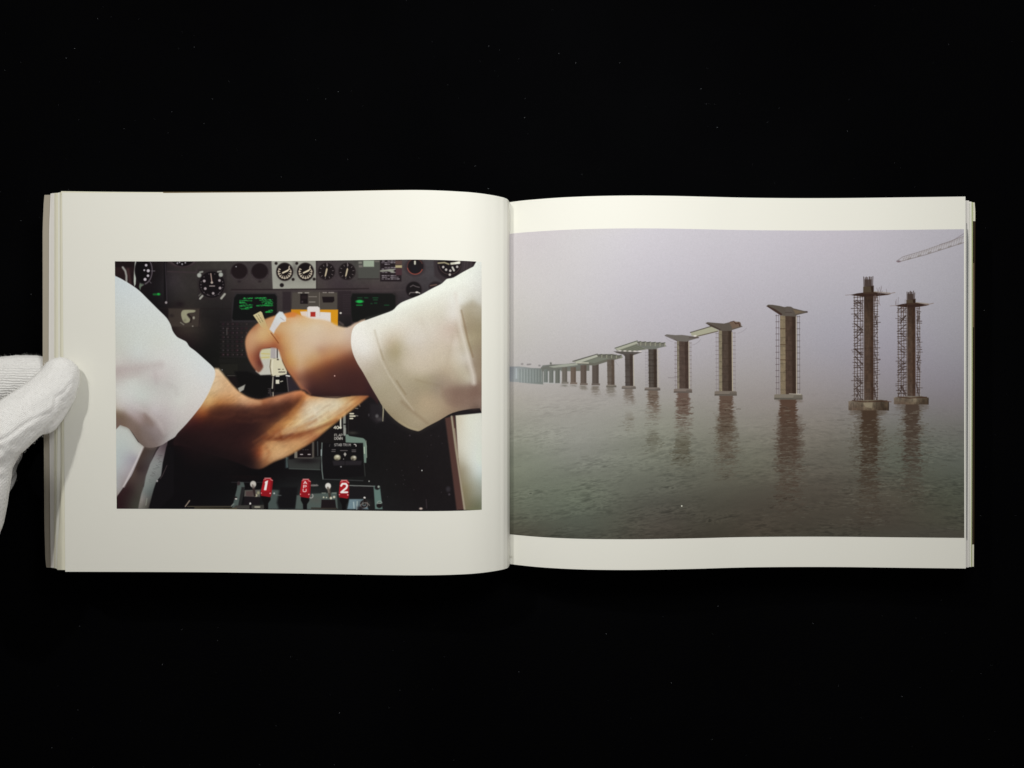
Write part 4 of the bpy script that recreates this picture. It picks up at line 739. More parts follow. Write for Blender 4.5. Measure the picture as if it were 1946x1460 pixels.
    column(1482.5, 1512.5, 600, 750, 10, c1=(72, 57, 48), c2=(50, 37, 30), litc=(126, 112, 90)); c.line([(1513.3, 602), (1514, 749)], 1.4, (200, 186, 158), .7, .7)
    for yy in (625, 655, 684): c.line([(1483, yy), (1493, yy)], 1.4, (84, 66, 50), .7)
    c.poly([(1456.5, 581.5), (1460, 579), (1468, 579.3), (1481, 581.3), (1491, 583.7), (1496, 582.5), (1503, 583), (1508, 586), (1526, 590.5), (1534, 591.8), (1535, 594), (1514, 599), (1511, 602), (1484, 599.5), (1470, 590)], (86, 78, 70), .8)
    c.poly([(1456.5, 582), (1459, 581), (1474, 588), (1487, 597), (1484, 600), (1470, 591)], (58, 40, 34), .8, .85); c.poly([(1507, 588), (1516, 590), (1528, 593), (1512, 597)], (112, 96, 76), 1.2, .8); c.poly([(1493, 584), (1505, 584), (1507, 600), (1493, 600)], (92, 84, 78), 1.4, .6); c.line([(1493, 594), (1505, 594)], 1.3, (62, 50, 46), .8, .7); c.ell(1533, 592.8, 2, 1.6, (66, 54, 52), .8, .8)
    pad(1471.5, 1525, 749.5, 759.5, (120, 112, 100)); c.line([(1500, 748.6), (1522, 749.4)], 1.2, (200, 194, 178), .6, .8)
    # A and B, with timber scaffolding
    def tower(xc0, xc1, ytop, ycap, ybase, xl, xr, capx0, capx1, rb, rbt, base):
        rr = np.random.RandomState(int(xc0)); S = (50, 36, 30)
        hz = []
        for side in (xl, xr):
            for x in side:
                y = ycap+2; 
                c.line([(x, y), (x+.5+rr.randn()*.4, (y+ybase)/2), (x+.3, ybase)], 1.2, S, .55, .85)
                c.line([(x+.9, y), (x+1.3, ybase)], .8, (206, 196, 180), .5, .4)
            a, b = side[0], side[-1]
            y = ycap+6
            while y < ybase-3:
                ext = rr.rand()*5 if rr.rand() < .4 else 0
                c.line([(a-1-(ext if side is xl else 0), y+rr.randn()*.9), (b+1+(ext if side is xr else 0), y+rr.randn()*.9)], 1.0+.5*rr.rand(), S, .55, .45+.5*rr.rand()); y += 3.8+rr.rand()*2.6
            for k in range(int((ybase-ycap)/(5.5 if side is xl else 12))):
                y = ycap+6+rr.rand()*(ybase-ycap-16); w = (b-a)*(.5+.5*rr.rand()); x = a+rr.rand()*(b-a-w)
                s = rr.choice([-1, 1]); c.line([(x, y), (x+w, y+s*(4+rr.rand()*12))], .9+.8*rr.rand(), S, .6, .5+.4*rr.rand())
        c.line([(xl[0], ybase), (xl[1]+3, ybase-18)], 1.1, S, .5); c.line([(xl[0]+4, ybase-20), (xl[-1], ybase)], 1.1, S, .5); c.line([(xr[0]-2, ybase-25), (xr[1]-1, ybase)], 1.3, S, .5)
        c.poly([(xc0, ycap), (xc1, ycap), (xc1+.3, ybase), (xc0+.3, ybase)], c.field([(xc0+3, ycap+8, (54, 40, 32)), (xc0+6, ycap+45, (74, 58, 46)), (xc0+5, ycap+70, (72, 57, 46)), (xc0+5, ycap+110, (72, 56, 46)), (xc0+5, ybase-8, (76, 62, 52)), (xc0+6, ybase-45, (72, 56, 45))], sm=5), .8)
        c.poly([(xc1-6, ycap), (xc1, ycap), (xc1+.3, ybase), (xc1-4.5, ybase)], (54, 37, 28), 2.4, .75)
        stain(xc0, xc1, ycap, ybase, .16)
        for yy in np.arange(ycap+18, ybase-5, 21): c.line([(xc0+1, yy), (xc1, yy)], .9, (60, 42, 32), .8, .5)
        c.poly([(xc0-1.5, ytop+1), (xc0+6, ytop), (xc1+.5, ytop-1), (xc1+.5, ycap), (xc0-1.5, ycap)], (72, 60, 47), .8); c.poly([(xc1-5, ytop), (xc1+.5, ytop-1), (xc1+.5, ycap), (xc1-3, ycap)], (44, 30, 22), 1.1)
        c.rect(xc0+1, rb+5, xc1-3, ytop+.5, (58, 46, 40), 1, .8)
        for x in np.linspace(xc0, xc1-1.5, 8): 
            t0 = rb+rr.rand()*5-1; c.line([(x, ytop), (x+rr.randn()*.4, t0)], 1.4, (60, 46, 40), .5, .95)
        c.poly([(capx0, ycap+.5), (capx0+12, ycap-2.5), (xc0, ycap-4), (xc1+3, ycap-5), (xc1+14, ycap-3), (capx1, ycap-1), (capx1-6, ycap+.6), (xc1+6, ycap+3), (xc0, ycap+4), (capx0+6, ycap+2)], (50, 34, 28), .9)
        c.poly([(xc0-1, ycap-4), (xc1, ycap-5), (xc1+2, ycap-2), (xc0, ycap-1)], (66, 50, 38), 1, .7)
        c.line([(xc1+2, ycap-5.5), (capx1-2, ycap-3)], 1.4, (128, 110, 84), .8, .7)
        c.line([(capx1-10, ycap-.5), (capx1+8, ycap-4)], 1, (112, 90, 76), .6, .8); c.line([(capx0-10, ycap+1), (capx0+3, ycap)], 1, (120, 104, 98), .6, .7)
        for k in range(9):
            x = capx0+rr.rand()*(capx1-capx0)
            if xc0-4 < x < xc1+3: continue
            c.line([(x, ycap-1), (x+rr.randn()*3, ycap-7-rr.rand()*12)], .9, (108, 96, 96), .5, .65)
            c.line([(x*.6+.4*(xc0+xc1)/2, ycap+1), (x*.6+.4*(xc0+xc1)/2+rr.randn()*4, ycap+14+rr.rand()*9)], .9, (96, 78, 72), .5, .6)
        bx0, bx1, by0, by1 = base
        c.poly([(bx0, by0+1), (bx0+8, by0-1), (bx1-14, by0-2), (bx1, by0+1), (bx1, by1), (bx0, by1-.5)], c.field([(bx0+5, by0+4, (106, 95, 82)), (bx0+20, by0+4, (86, 75, 62)), (bx0+34, by0+5, (112, 101, 84)), (bx0+42, by0+6, (104, 93, 76)), (bx1-22, by0+6, (62, 52, 42)), (bx1-6, by0+6, (74, 62, 48)), (bx0+10, by1-2, (84, 68, 56)), (bx0+35, by1-2, (96, 82, 66)), (bx1-10, by1-2, (56, 44, 34))], sm=3), .9)
        stain(bx0, bx1, by0, by1, .2)
        c.line([(bx0+8, by0-.6), (bx0+30, by0+2), (bx1-30, by0+1.4), (bx1-4, by0)], 1.6, (58, 36, 26), .7, .9)
        c.rect(bx1-2, by0+2, bx1, by1, (44, 34, 28), .8, .8)
    tower(1642, 1660, 544, 560, 762, [1623.5, 1630, 1635, 1639.5], [1662, 1667.5], 1617, 1693, 526, 543, (1612.5, 1689.5, 762, 780.5))
    tower(1724, 1739.5, 569, 580.5, 753, [1707, 1712.5, 1717.5, 1722], [1743, 1747.5], 1702, 1766, 553.5, 568, (1699, 1765, 755, 769))
    c.poly([(1640, 765.5), (1659, 765), (1657, 776), (1645, 774)], (134, 123, 101), 1.3, .8)
    c.line([(1680, 762.5), (1694, 764)], 1, (84, 60, 48), .6)
    # crane jib, upper right
    J = (112, 102, 98)
    c.line([(1704, 496.5), (1716, 488), (1760, 475), (1832, 449)], 1.1, J, .7, .7); c.line([(1707, 498), (1760, 484), (1832, 461)], 1.2, J, .7, .8); c.line([(1716, 492), (1770, 474), (1832, 452)], .9, J, .7, .4); c.line([(1786, 465), (1808, 459), (1832, 444)], 1.4, (122, 112, 114), .7, .7)
    c.ell(1708, 496.8, 3.6, 1.8, (116, 100, 104), .9)
    for k in range(24):
        x = 1716+k*4.8; ya = 488-(x-1716)*.345; yb = 495.5-(x-1716)*.30
        c.line([(x, yb), (x+3, ya)], .9, J, .6, .5)
        if k % 4 == 2: c.line([(x, yb), (x+5, yb-2.4)], 2.6, (116, 108, 102), .9, .6)
    c.poly([(1716, 490), (1832, 449), (1832, 461), (1710, 497)], (178, 170, 160), 2, .2)
    g = resize(c.r.randn(c.h//2, c.w//2), c.h, c.w)
    c.img *= (1+0.014*g[..., None])
    return np.clip(c.img, 0, 255)
# ---------------------------------------------------------------- the book's measured outline
LT = [(117, 366.2), (200, 366.8), (310, 367), (400, 366.4), (540, 365.4), (640, 363.8), (740, 361.9), (790, 361.4), (830, 362.2), (860, 363.6), (900, 366.3), (930, 370.2), (950, 374), (960, 376.8), (965.5, 380), (968.5, 385)]
LB = [(117, 1086.7), (200, 1086.9), (300, 1087.2), (400, 1087.8), (540, 1089.6), (640, 1091.2), (740, 1093), (790, 1093.5), (830, 1093.2), (860, 1092.4), (900, 1090.3), (930, 1087), (950, 1083.6), (960, 1081.2), (965.5, 1078.6), (968.5, 1074)]
RT = [(968, 384.6), (990, 381.7), (1020, 379), (1060, 376), (1100, 374), (1160, 372.3), (1200, 371.9), (1260, 372.3), (1330, 373.8), (1400, 375.6), (1500, 376.8), (1600, 376.7), (1700, 375.6), (1837, 373.8)]
RB = [(968, 1072), (990, 1074.6), (1020, 1077.6), (1060, 1080.4), (1100, 1082.2), (1160, 1083.3), (1200, 1083.4), (1260, 1082.6), (1330, 1081), (1400, 1078.9), (1500, 1077.7), (1600, 1077.8), (1700, 1079), (1837, 1080.6)]
def spl(tab):
    xs = np.array([t[0] for t in tab], float); ys = np.array([t[1] for t in tab], float)
    d = np.diff(ys)/np.diff(xs); m = np.zeros(len(xs)); m[0] = d[0]; m[-1] = d[-1]
    for i in range(1, len(xs)-1):
        h0, h1 = xs[i]-xs[i-1], xs[i+1]-xs[i]
        m[i] = (d[i-1]*h1+d[i]*h0)/(h0+h1)
    def f(x):
        x = np.asarray(x, float); i = np.clip(np.searchsorted(xs, x)-1, 0, len(xs)-2)
        h = xs[i+1]-xs[i]; t = (x-xs[i])/h
        return ((2*t**3-3*t**2+1)*ys[i]+(t**3-2*t**2+t)*h*m[i]+(-2*t**3+3*t**2)*ys[i+1]+(t**3-t**2)*h*m[i+1])
    return f
lt, lb, rt, rb_ = spl(LT), spl(LB), spl(RT), spl(RB)
def left_uv(u, v):
    xl = 118+6*v; px = xl+u*(968.5-xl)
    return px, lt(px)+v*(lb(px)-lt(px))
def right_uv(u, v):
    px = 968.5+u*(1834.6+.8*v-968.5)
    return px, rt(px)+v*(rb_(px)-rt(px))
LU0, LU1, LV0, LV1 = .1168, .9372, .1805, .8335
RU0, RU1, RV0, RV1 = .0, .9968, .0876, .9178
# ---------------------------------------------------------------- helpers
COL = scene.collection
def tag(o, label=None, cat=None, group=None, kind=None):
    if label: o["label"] = label
    if cat: o["category"] = cat
    if group: o["group"] = group
    if kind: o["kind"] = kind
    return o
def mesh_obj(name, verts, faces, mat, parent=None, smooth=True, uvs=None, mats=None, midx=None):
    me = bpy.data.meshes.new(name)
    verts = np.asarray(verts, dtype=np.float32)
    me.from_pydata(verts.tolist(), [], [list(map(int, f)) for f in faces])
    if uvs is not None:
        uvl = me.uv_layers.new(name="UVMap"); li = np.zeros(len(me.loops), dtype=np.int32)
        me.loops.foreach_get("vertex_index", li)
        uvl.data.foreach_set("uv", np.asarray(uvs, dtype=np.float32)[li].ravel())
    for m in ([mat] if mats is None else mats): me.materials.append(m)
    if midx is not None: me.polygons.foreach_set("material_index", np.asarray(midx, dtype=np.int32))
    if smooth: me.polygons.foreach_set("use_smooth", np.ones(len(me.polygons), dtype=bool))
    me.update()
    o = bpy.data.objects.new(name, me); COL.objects.link(o)
    if parent: o.parent = parent
    return o
def empty(name, loc):
    o = bpy.data.objects.new(name, None); COL.objects.link(o); o.location = loc; return o
def grid_faces(nu, nv, off=0, flip=False):
    f = []
    for j in range(nv-1):
        for i in range(nu-1):
            a = off+j*nu+i; q = [a, a+1, a+nu+1, a+nu]
            f.append(q[::-1] if flip else q)
    return f
def mat_base(name, col=(.5, .5, .5), rough=.5, spec=.5):
    m = bpy.data.materials.new(name); m.use_nodes = True
    b = m.node_tree.nodes["Principled BSDF"]
    b.inputs["Base Color"].default_value = (*col, 1); b.inputs["Roughness"].default_value = rough
    b.inputs["Specular IOR Level"].default_value = spec
    return m, m.node_tree, b
def add_noise_color(nt, b, c0, c1, scale, detail=3, coord='Object', stretch=None):
    tc = nt.nodes.new('ShaderNodeTexCoord'); n = nt.nodes.new('ShaderNodeTexNoise'); r = nt.nodes.new('ShaderNodeMix'); r.data_type = 'RGBA'
    n.inputs['Scale'].default_value = scale; n.inputs['Detail'].default_value = detail
    v = tc.outputs[coord]
    if stretch:
        mp = nt.nodes.new('ShaderNodeMapping'); mp.inputs['Scale'].default_value = stretch; nt.links.new(v, mp.inputs[0]); v = mp.outputs[0]
    nt.links.new(v, n.inputs['Vector']); nt.links.new(n.outputs['Fac'], r.inputs[0])
    r.inputs[6].default_value = (*c0, 1); r.inputs[7].default_value = (*c1, 1)
    nt.links.new(r.outputs[2], b.inputs['Base Color'])
    return n, v
def add_bump(nt, b, fac, strength, dist):
    bp = nt.nodes.new('ShaderNodeBump'); bp.inputs['Strength'].default_value = strength; bp.inputs['Distance'].default_value = dist
    nt.links.new(fac, bp.inputs['Height']); nt.links.new(bp.outputs[0], b.inputs['Normal']); return bp

def paper(name, c0, c1, rough=.62, spec=.12):
    m, nt, b = mat_base(name, c0, rough, spec)
    n, v = add_noise_color(nt, b, c0, c1, 9, 4)
    n2 = nt.nodes.new('ShaderNodeTexNoise'); n2.inputs['Scale'].default_value = 900; n2.inputs['Detail'].default_value = 2
    nt.links.new(v, n2.inputs['Vector']); add_bump(nt, b, n2.outputs['Fac'], .06, .0002)
    return m
PAPER = paper("page_paper", (.790, .785, .715), (.808, .804, .745))
PAPER_OLD = paper("yellowed_paper", (.72, .70, .56), (.78, .765, .64))
PAPER_GREY = paper("grey_paper", (.70, .68, .65), (.78, .765, .73))
PAPER_OLIVE = paper("olive_paper", (.62, .60, .48), (.70, .68, .56))
PAPER_GREEN = paper("green_edged_paper", (.42, .50, .22), (.52, .58, .30))
COVER = paper("cover_card", (.37, .335, .27), (.42, .38, .31), .6)
DARKPRINT = paper("dark_bleed_print", (.018, .012, .008), (.05, .032, .016), .45)
BROWNPRINT = paper("brown_bleed_print", (.16, .11, .065), (.20, .14, .085), .45)

# ---------------------------------------------------------------- cloth
CL = -.020               # the hand lifts the left half of the book; the velvet lies 2 cm lower
def cloth_mat():
    m, nt, b = mat_base("black_velvet", (.0016, .0015, .0018), 1.0, 0.0)
    n, v = add_noise_color(nt, b, (.0008, .0008, .0010), (.0030, .0031, .0036), 6, 6)
    n2 = nt.nodes.new('ShaderNodeTexNoise'); n2.inputs['Scale'].default_value = 700; n2.inputs['Detail'].default_value = 3
    nt.links.new(v, n2.inputs['Vector']); add_bump(nt, b, n2.outputs['Fac'], .6, .001)
    return m
nx = 160
gx, gy = np.meshgrid(np.linspace(-1.3, 1.3, nx), np.linspace(-1.3, 1.3, nx))
gz = np.array([mnoise.noise(Vector((x*5, y*5, 0)))*.0007 for x, y in zip(gx.ravel(), gy.ravel())])-.0012+CL
cloth = mesh_obj("tabletop_cloth", np.stack([gx.ravel(), gy.ravel(), gz], 1), grid_faces(nx, nx), cloth_mat())
tag(cloth, "matt black velvet cloth spread flat beneath the open book", "cloth", kind="structure")
LM, ntl, bl = mat_base("cloth_lint", (.20, .21, .23), .9, .1)

# ---------------------------------------------------------------- lint on the cloth: tiny curved fibres
random.seed(5)
LV, LF = [], []
def fibre(x, y, z, L, w, ang, bend=.6, lift=.0006):
    n = 4; base = len(LV)
    for i in range(n+1):
        t = i/n; a = ang+bend*(t-.5)
        cx = x+math.cos(a)*L*(t-.5); cy = y+math.sin(a)*L*(t-.5); cz = z+lift*math.sin(math.pi*t)
        ox, oy = -math.sin(a)*w/2, math.cos(a)*w/2
        LV.append((cx+ox, cy+oy, cz)); LV.append((cx-ox, cy-oy, cz))
    for i in range(n):
        q = base+2*i; LF.append((q, q+1, q+3, q+2))
spots = [(186, 36), (142, 93), (126, 111), (10, 134), (347, 62), (369, 90), (404, 189), (236, 245), (327, 213), (388, 235), (929, 88), (940, 135), (824, 108), (851, 161), (619, 189), (643, 175), (600, 266),
         (1178, 120), (1332, 169), (1342, 198), (1363, 243), (1802, 85), (1773, 120), (998, 188), (997, 224), (1094, 120), (1062, 102), (1106, 332), (661, 303), (903, 316), (535, 337), (928, 359), (131, 361),
         (152, 1190), (309, 1263), (411, 1278), (553, 1248), (645, 1355), (636, 1453), (494, 1453), (99, 1421), (149, 1349), (111, 1303), (525, 1379), (1364, 1152), (1354, 1204), (1152, 1205), (1276, 1298), (1714, 1324),
         (1353, 1405), (986, 1277), (1417, 1435), (346, 1196), (414, 1217), (1870, 590), (1863, 980), (760, 1312), (1545, 1185), (1610, 250), (1700, 310), (60, 560), (40, 420), (30, 1120)]
for (x, y) in spots:
    p = W(x, y, CL+.0006)
    fibre(p[0], p[1], CL+.0006, random.uniform(.0004, .0008), random.uniform(.00007, .00014), random.uniform(0, 3.14), random.uniform(-1, 1))
for k in range(700):
    x, y = random.uniform(-.34, .34), random.uniform(-.26, .26)
    fibre(x, y, CL+.0004, random.uniform(.0004, .0012), random.uniform(.000006, .00002), random.uniform(0, 3.14), random.uniform(-2, 2))
lint = mesh_obj("lint", LV, LF, LM)
tag(lint, "tiny pale lint fibres and dust specks scattered over the black velvet", "lint", kind="stuff")

# ---------------------------------------------------------------- the book
book = empty("open_book", (0, 0, 0))
tag(book, "thick open softcover photo book held open on black velvet, colour photographs on both pages", "book")

def page_z(px, top, bot):
    return ZC-301.9/(bot(px)-top(px))
def left_pt(u, v, off=0.0):
    px, py = left_uv(u, v); z = page_z(px, lt, lb)+off
    return np.stack([(px-973.0)*(ZC-z)/FPX, (730.0-py)*(ZC-z)/FPX, z], -1)
def right_pt(u, v, off=0.0):
    px, py = right_uv(u, v); z = page_z(px, rt, rb_)+off
    return np.stack([(px-973.0)*(ZC-z)/FPX, (730.0-py)*(ZC-z)/FPX, z], -1)
def sheet(name, fn, u, v, mat, parent, thick=.00012, uv=True):
    """thin closed sheet following the page surface"""
    U, V = np.meshgrid(u, v); P = fn(U, V)
    top = P.reshape(-1, 3); low = top.copy(); low[:, 2] -= thick
    nu, nv = len(u), len(v); N = nu*nv
    f = grid_faces(nu, nv, 0, True)+grid_faces(nu, nv, N, False)
    ring = [i for i in range(nu)]+[j*nu+nu-1 for j in range(1, nv)]+[(nv-1)*nu+i for i in range(nu-2, -1, -1)]+[j*nu for j in range(nv-2, 0, -1)]
    for a, b in zip(ring, ring[1:]+ring[:1]): f.append((a, a+N, b+N, b)[::-1])
    uvs = np.stack([(U-u[0])/(u[-1]-u[0]), 1-(V-v[0])/(v[-1]-v[0])], -1).reshape(-1, 2)
    o = mesh_obj(name, np.vstack([top, low]), f, mat, parent, True, np.vstack([uvs, uvs]))
    md = o.modifiers.new("edge", 'EDGE_SPLIT'); md.split_angle = math.radians(50)
    return o

vv = np.linspace(0, 1, 25)
uL = np.concatenate([np.linspace(0, .92, 120), 1-(1-.92)*(np.linspace(1, 0, 60)[1:]**1.6)])
uR = np.concatenate([.08*(np.linspace(0, 1, 50)**1.5), np.linspace(.08, 1, 130)[1:]])
left_page = sheet("page", lambda U, V: left_pt(U, V), uL, vv, PAPER, book)
tag(left_page, "left-hand page with the smaller photograph of a cockpit")
right_page = sheet("page", lambda U, V: right_pt(U, V), uR, vv, PAPER, book)
tag(right_page, "right-hand page with a large photograph of bridge piers running to its edges")

# ---- printed pictures
def paper_field(X, Y):
    """how bright bare paper is at a spot, to turn photographed colours into ink colours"""
    S = [(130, 380, (214, 212, 196)), (400, 385, (228, 226, 212)), (600, 385, (236, 234, 222)), (850, 385, (247, 245, 234)), (950, 420, (240, 237, 228)),
         (160, 600, (208, 206, 194)), (160, 730, (202, 200, 188)), (160, 900, (192, 190, 176)), (940, 600, (236, 232, 228)), (940, 730, (226, 223, 218)), (940, 900, (214, 210, 206)),
         (550, 730, (222, 220, 210)), (140, 1060, (184, 180, 162)), (350, 1050, (192, 189, 176)), (600, 1050, (200, 197, 187)), (850, 1060, (208, 205, 192)), (960, 1000, (206, 202, 196)),
         (985, 420, (252, 251, 238)), (1150, 400, (250, 247, 235)), (1350, 400, (243, 240, 230)), (1550, 400, (234, 231, 219)), (1750, 400, (224, 220, 208)), (1830, 400, (219, 214, 202)),
         (1000, 730, (236, 232, 224)), (1300, 730, (230, 227, 217)), (1600, 730, (216, 213, 202)), (1830, 730, (204, 200, 188)),
         (1000, 1050, (222, 217, 202)), (1200, 1050, (213, 209, 198)), (1400, 1050, (206, 202, 192)), (1600, 1050, (197, 194, 182)), (1830, 1050, (186, 182, 168))]
    c = Canvas(X, Y); return c.field(S, sm=60, ridge=.05)
def picture(name, fn_uv, fn_pt, u0, u1, v0, v1, w, h, painter, parent, ucols, gain=1.0):
    U, V = np.meshgrid(np.linspace(u0, u1, w), np.linspace(v0, v1, h)); X, Y = fn_uv(U, V)
    rgb = painter(X, Y); A = lin(rgb)/lin(paper_field(X, Y))*np.array([.806, .796, .742])*gain
    A = np.clip(A, .002, .95)
    im = bpy.data.images.new(name, w, h, float_buffer=True); im.colorspace_settings.name = 'Non-Color'
    px = np.ones((h, w, 4), np.float32); px[..., :3] = A[::-1]; im.pixels.foreach_set(px.ravel()); im.update()
    m, nt, b = mat_base(name+"_ink", (.5, .5, .5), .6, .06)
    t = nt.nodes.new('ShaderNodeTexImage'); t.image = im; t.interpolation = 'Cubic'; t.extension = 'EXTEND'
    nt.links.new(t.outputs[0], b.inputs['Base Color'])
    s = sheet(name, lambda U, V: fn_pt(U, V, .00010), ucols, np.linspace(v0, v1, 21), m, parent, .00005)
    return s
ph1 = picture("photo_print", left_uv, left_pt, LU0, LU1, LV0, LV1, 1394, 948, paint_cockpit, left_page, np.linspace(LU0, LU1, 130))
tag(ph1, "colour photograph of two crossed arms in white sleeves over cockpit controls")
ph2 = picture("photo_print", right_uv, right_pt, RU0, RU1, RV0, RV1, 1728, 1172, paint_bridge, right_page, np.concatenate([.08*(np.linspace(0, 1, 40)**1.5), np.linspace(.08, RU1, 120)[1:]]))
tag(ph2, "hazy colour photograph of unfinished bridge piers standing in grey green water")

# ---- leaves below the top page on the left: the fore edge fans outward
def fan_sheet(name, side, edge, top, bot, dz, mat, thick, label=None, inner=None, ztilt=0.0):
    """leaf whose outer edge follows px=edge(py) and whose head and tail follow top/bot offsets; dz below the top page"""
    n = 34; m = 41
    V = np.linspace(0, 1, m); T = np.concatenate([np.linspace(0, .036, 14), np.linspace(.036, 1, n-14+1)[1:]])
    P = np.zeros((m, n, 3))
    for j, v in enumerate(V):
        for i, t in enumerate(T):
            if side == 'L':
                ref = 118+6*v; pin = 962.0
                py0 = lt(max(ref, 117)); py1 = lb(max(ref, 117))
                e = edge(364+v*720); px = e+(pin-e)*t
                pc = max(px, ref); a, b = float(lt(pc)), float(lb(pc)); zt = float(page_z(pc, lt, lb))
            else:
                ref = 1834.6; pin = 978.0
                e = edge(376+v*704); px = e+(pin-e)*t
                pc = min(px, ref); a, b = float(rt(pc)), float(rb_(pc)); zt = float(page_z(pc, rt, rb_))
            k = min(1.0, t*6)                      # away from the fore edge the head/tail tuck under the top page
            dzz = dz*(1-t*.75)
            z = zt-dzz
            if side == 'L':
                sv_ = min(1, max(0, (v-.73)/.1)); z -= sv_*sv_*(3-2*sv_)*max(0, 117.5-px)*.00029*(1.0 if mat is not COVER else 1.12)
            at = top*(1-k)+(a+1.2)*k; bt = bot*(1-k)+(b-1.2)*k
            P[j, i] = W(px, at+v*(bt-at), z)
    topv = P.reshape(-1, 3); low = topv.copy(); low[:, 2] -= thick; N = m*n
    flip = side == 'L'
    f = grid_faces(n, m, 0, flip)+grid_faces(n, m, N, not flip)
    ring = [i for i in range(n)]+[j*n+n-1 for j in range(1, m)]+[(m-1)*n+i for i in range(n-2, -1, -1)]+[j*n for j in range(m-2, 0, -1)]
    for a, b in zip(ring, ring[1:]+ring[:1]): f.append((a, a+N, b+N, b)[::-1] if flip else (a, a+N, b+N, b))
    o = mesh_obj(name, np.vstack([topv, low]), f, mat, book, True)
    md = o.modifiers.new("edge", 'EDGE_SPLIT'); md.split_angle = math.radians(50)
    if label: tag(o, label)
    return o
def pl(*pts):
    xs = [p[0] for p in pts]; ys = [p[1] for p in pts]
    return lambda y: float(np.interp(y, xs, ys))
L = [  # edge(py), head, tail, depth below the top page, material, thickness
    (pl((364, 116), (700, 116.5), (880, 118.5), (1000, 114), (1025, 109.5), (1084, 109)), 364.2, 1083.2, .0005, PAPER_OLD, .0006),
    (pl((366, 113.4), (700, 114), (880, 115.5), (1000, 112.5), (1080, 107.5)), 365.6, 1081.6, .0013, PAPER_OLIVE, .0006),
    (pl((366, 110.5), (700, 111), (1080, 106)), 366.2, 1080.8, .0020, PAPER, .0006),
    (pl((366, 107), (700, 107), (1080, 104.6)), 366.8, 1080.2, .0027, PAPER_OLD, .0007),
    (pl((366, 103.4), (700, 103.2), (1080, 102.2)), 367.0, 1079.8, .0035, PAPER_OLIVE, .0007),
    (pl((366, 99.2), (700, 98.4), (1080, 99.6)), 367.4, 1079.4, .0043, PAPER_GREY, .0007),
    (pl((366, 96), (430, 93.2), (700, 92.4), (1080, 96.4)), 368.0, 1079.0, .0051, PAPER_GREY, .0006),
]
for i, (e, a, b, dz, m, th) in enumerate(L): fan_sheet("page", 'L', e, a, b, dz, m, th)
cover_l = fan_sheet("cover", 'L', pl((371, 84.5), (380, 83), (430, 81), (700, 81.2), (800, 83), (1000, 84.4), (1070, 86.2), (1079, 88)), 370.8, 1078.6, .0062, COVER, .0009, "taupe front cover seen as a strip along the left edge")
R = [
    (pl((376, 1841.4), (1080, 1840.8)), 381.4, 1078.6, .0030, PAPER_GREY, .0010),
    (pl((376, 1846.4), (700, 1846.2), (1080, 1845.2)), 383.6, 1077.6, .0052, PAPER, .0012),
    (pl((376, 1848.6), (700, 1848.2), (1080, 1846.8)), 384.6, 1077.4, .0064, PAPER_GREEN, .0008),
    (pl((376, 1852.2), (388, 1853.4), (700, 1852.4), (1080, 1850.6)), 385.2, 1077.0, .0078, PAPER_OLD, .0008),
]
rs = [fan_sheet("page", 'R', e, a, b, dz, m, th) for (e, a, b, dz, m, th) in R]
tag(rs[2], "leaf with a yellow green fore edge")
# the rest of the right-hand stack, down to the back cover on the velvet
def block(name, x0, x1, y0, y1, z0, z1, mat, label):
    c = [W(x, y, .002) for x in (x0, x1) for y in (y0, y1)]
    xs = sorted({c[0][0], c[2][0]}); ys = sorted({c[0][1], c[1][1]})
    v = [(x, y, z) for z in (z0, z1) for x in xs for y in ys]
    f = [(0, 1, 3, 2), (4, 6, 7, 5), (0, 4, 5, 1), (2, 3, 7, 6), (0, 2, 6, 4), (1, 5, 7, 3)]
    return tag(mesh_obj(name, v, f, mat, book, False), label)
block("page_block", 984, 1836, 396, 1062, CL+.0016, .0035, PAPER_OLD, "rest of the leaves under the right-hand page")
block("cover", 984, 1838, 394, 1064, CL+.0002, CL+.0015, COVER, "back cover lying on the velvet")

def strip(name, parent, x0f, x1f, y0, y1, dz, mat, label=None, lift=.00006):
    """narrow printed band near the right fore edge, lying on the leaf dz below the top page"""
    ys = np.linspace(y0, y1, 30); zt = float(page_z(1834.6, rt, rb_))-dz+lift
    v = []
    for y in ys: v += [W(x0f(y), y, zt), W(x1f(y), y, zt)]
    f = [(2*i, 2*i+2, 2*i+3, 2*i+1) for i in range(len(ys)-1)]
    o = mesh_obj(name, v, f, mat, parent, True)
    if label: tag(o, label)
    return o
INK = paper("slate_bleed_print", (.10, .115, .12), (.20, .21, .20), .45)
INK2 = paper("pale_bleed_print", (.36, .37, .38), (.46, .45, .44), .45)
strip("photo_print", rs[0], pl((425, 1836.2), (1027, 1834.6)), pl((425, 1836.9), (1027, 1835.4)), 424, 1024, .0030, INK)
strip("photo_print", rs[0], pl((425, 1837.4), (1027, 1836.2)), pl((425, 1838.4), (1027, 1837.2)), 425, 1024, .0030, INK2)
strip("photo_print", rs[0], pl((430, 1838.8), (460, 1838.2), (700, 1838.2), (1027, 1837.0)), pl((430, 1839.4), (460, 1840.6), (700, 1839.8), (1027, 1838.4)), 436, 1027, .0030, INK, "slate blue bleed edge of a picture on the next leaf")
strip("photo_print", rs[3], pl((421, 1848.7), (1035, 1847.2)), pl((421, 1853.4), (1035, 1851.3)), 420.5, 1035, .0078, DARKPRINT, "dark bleed edge of a picture on a lower leaf")
strip("photo_print", rs[3], pl((560, 1848.8), (622, 1848.6)), pl((560, 1851.2), (622, 1850.8)), 500, 622, .0078, BROWNPRINT, "brown part of the bleed edge", .00010)
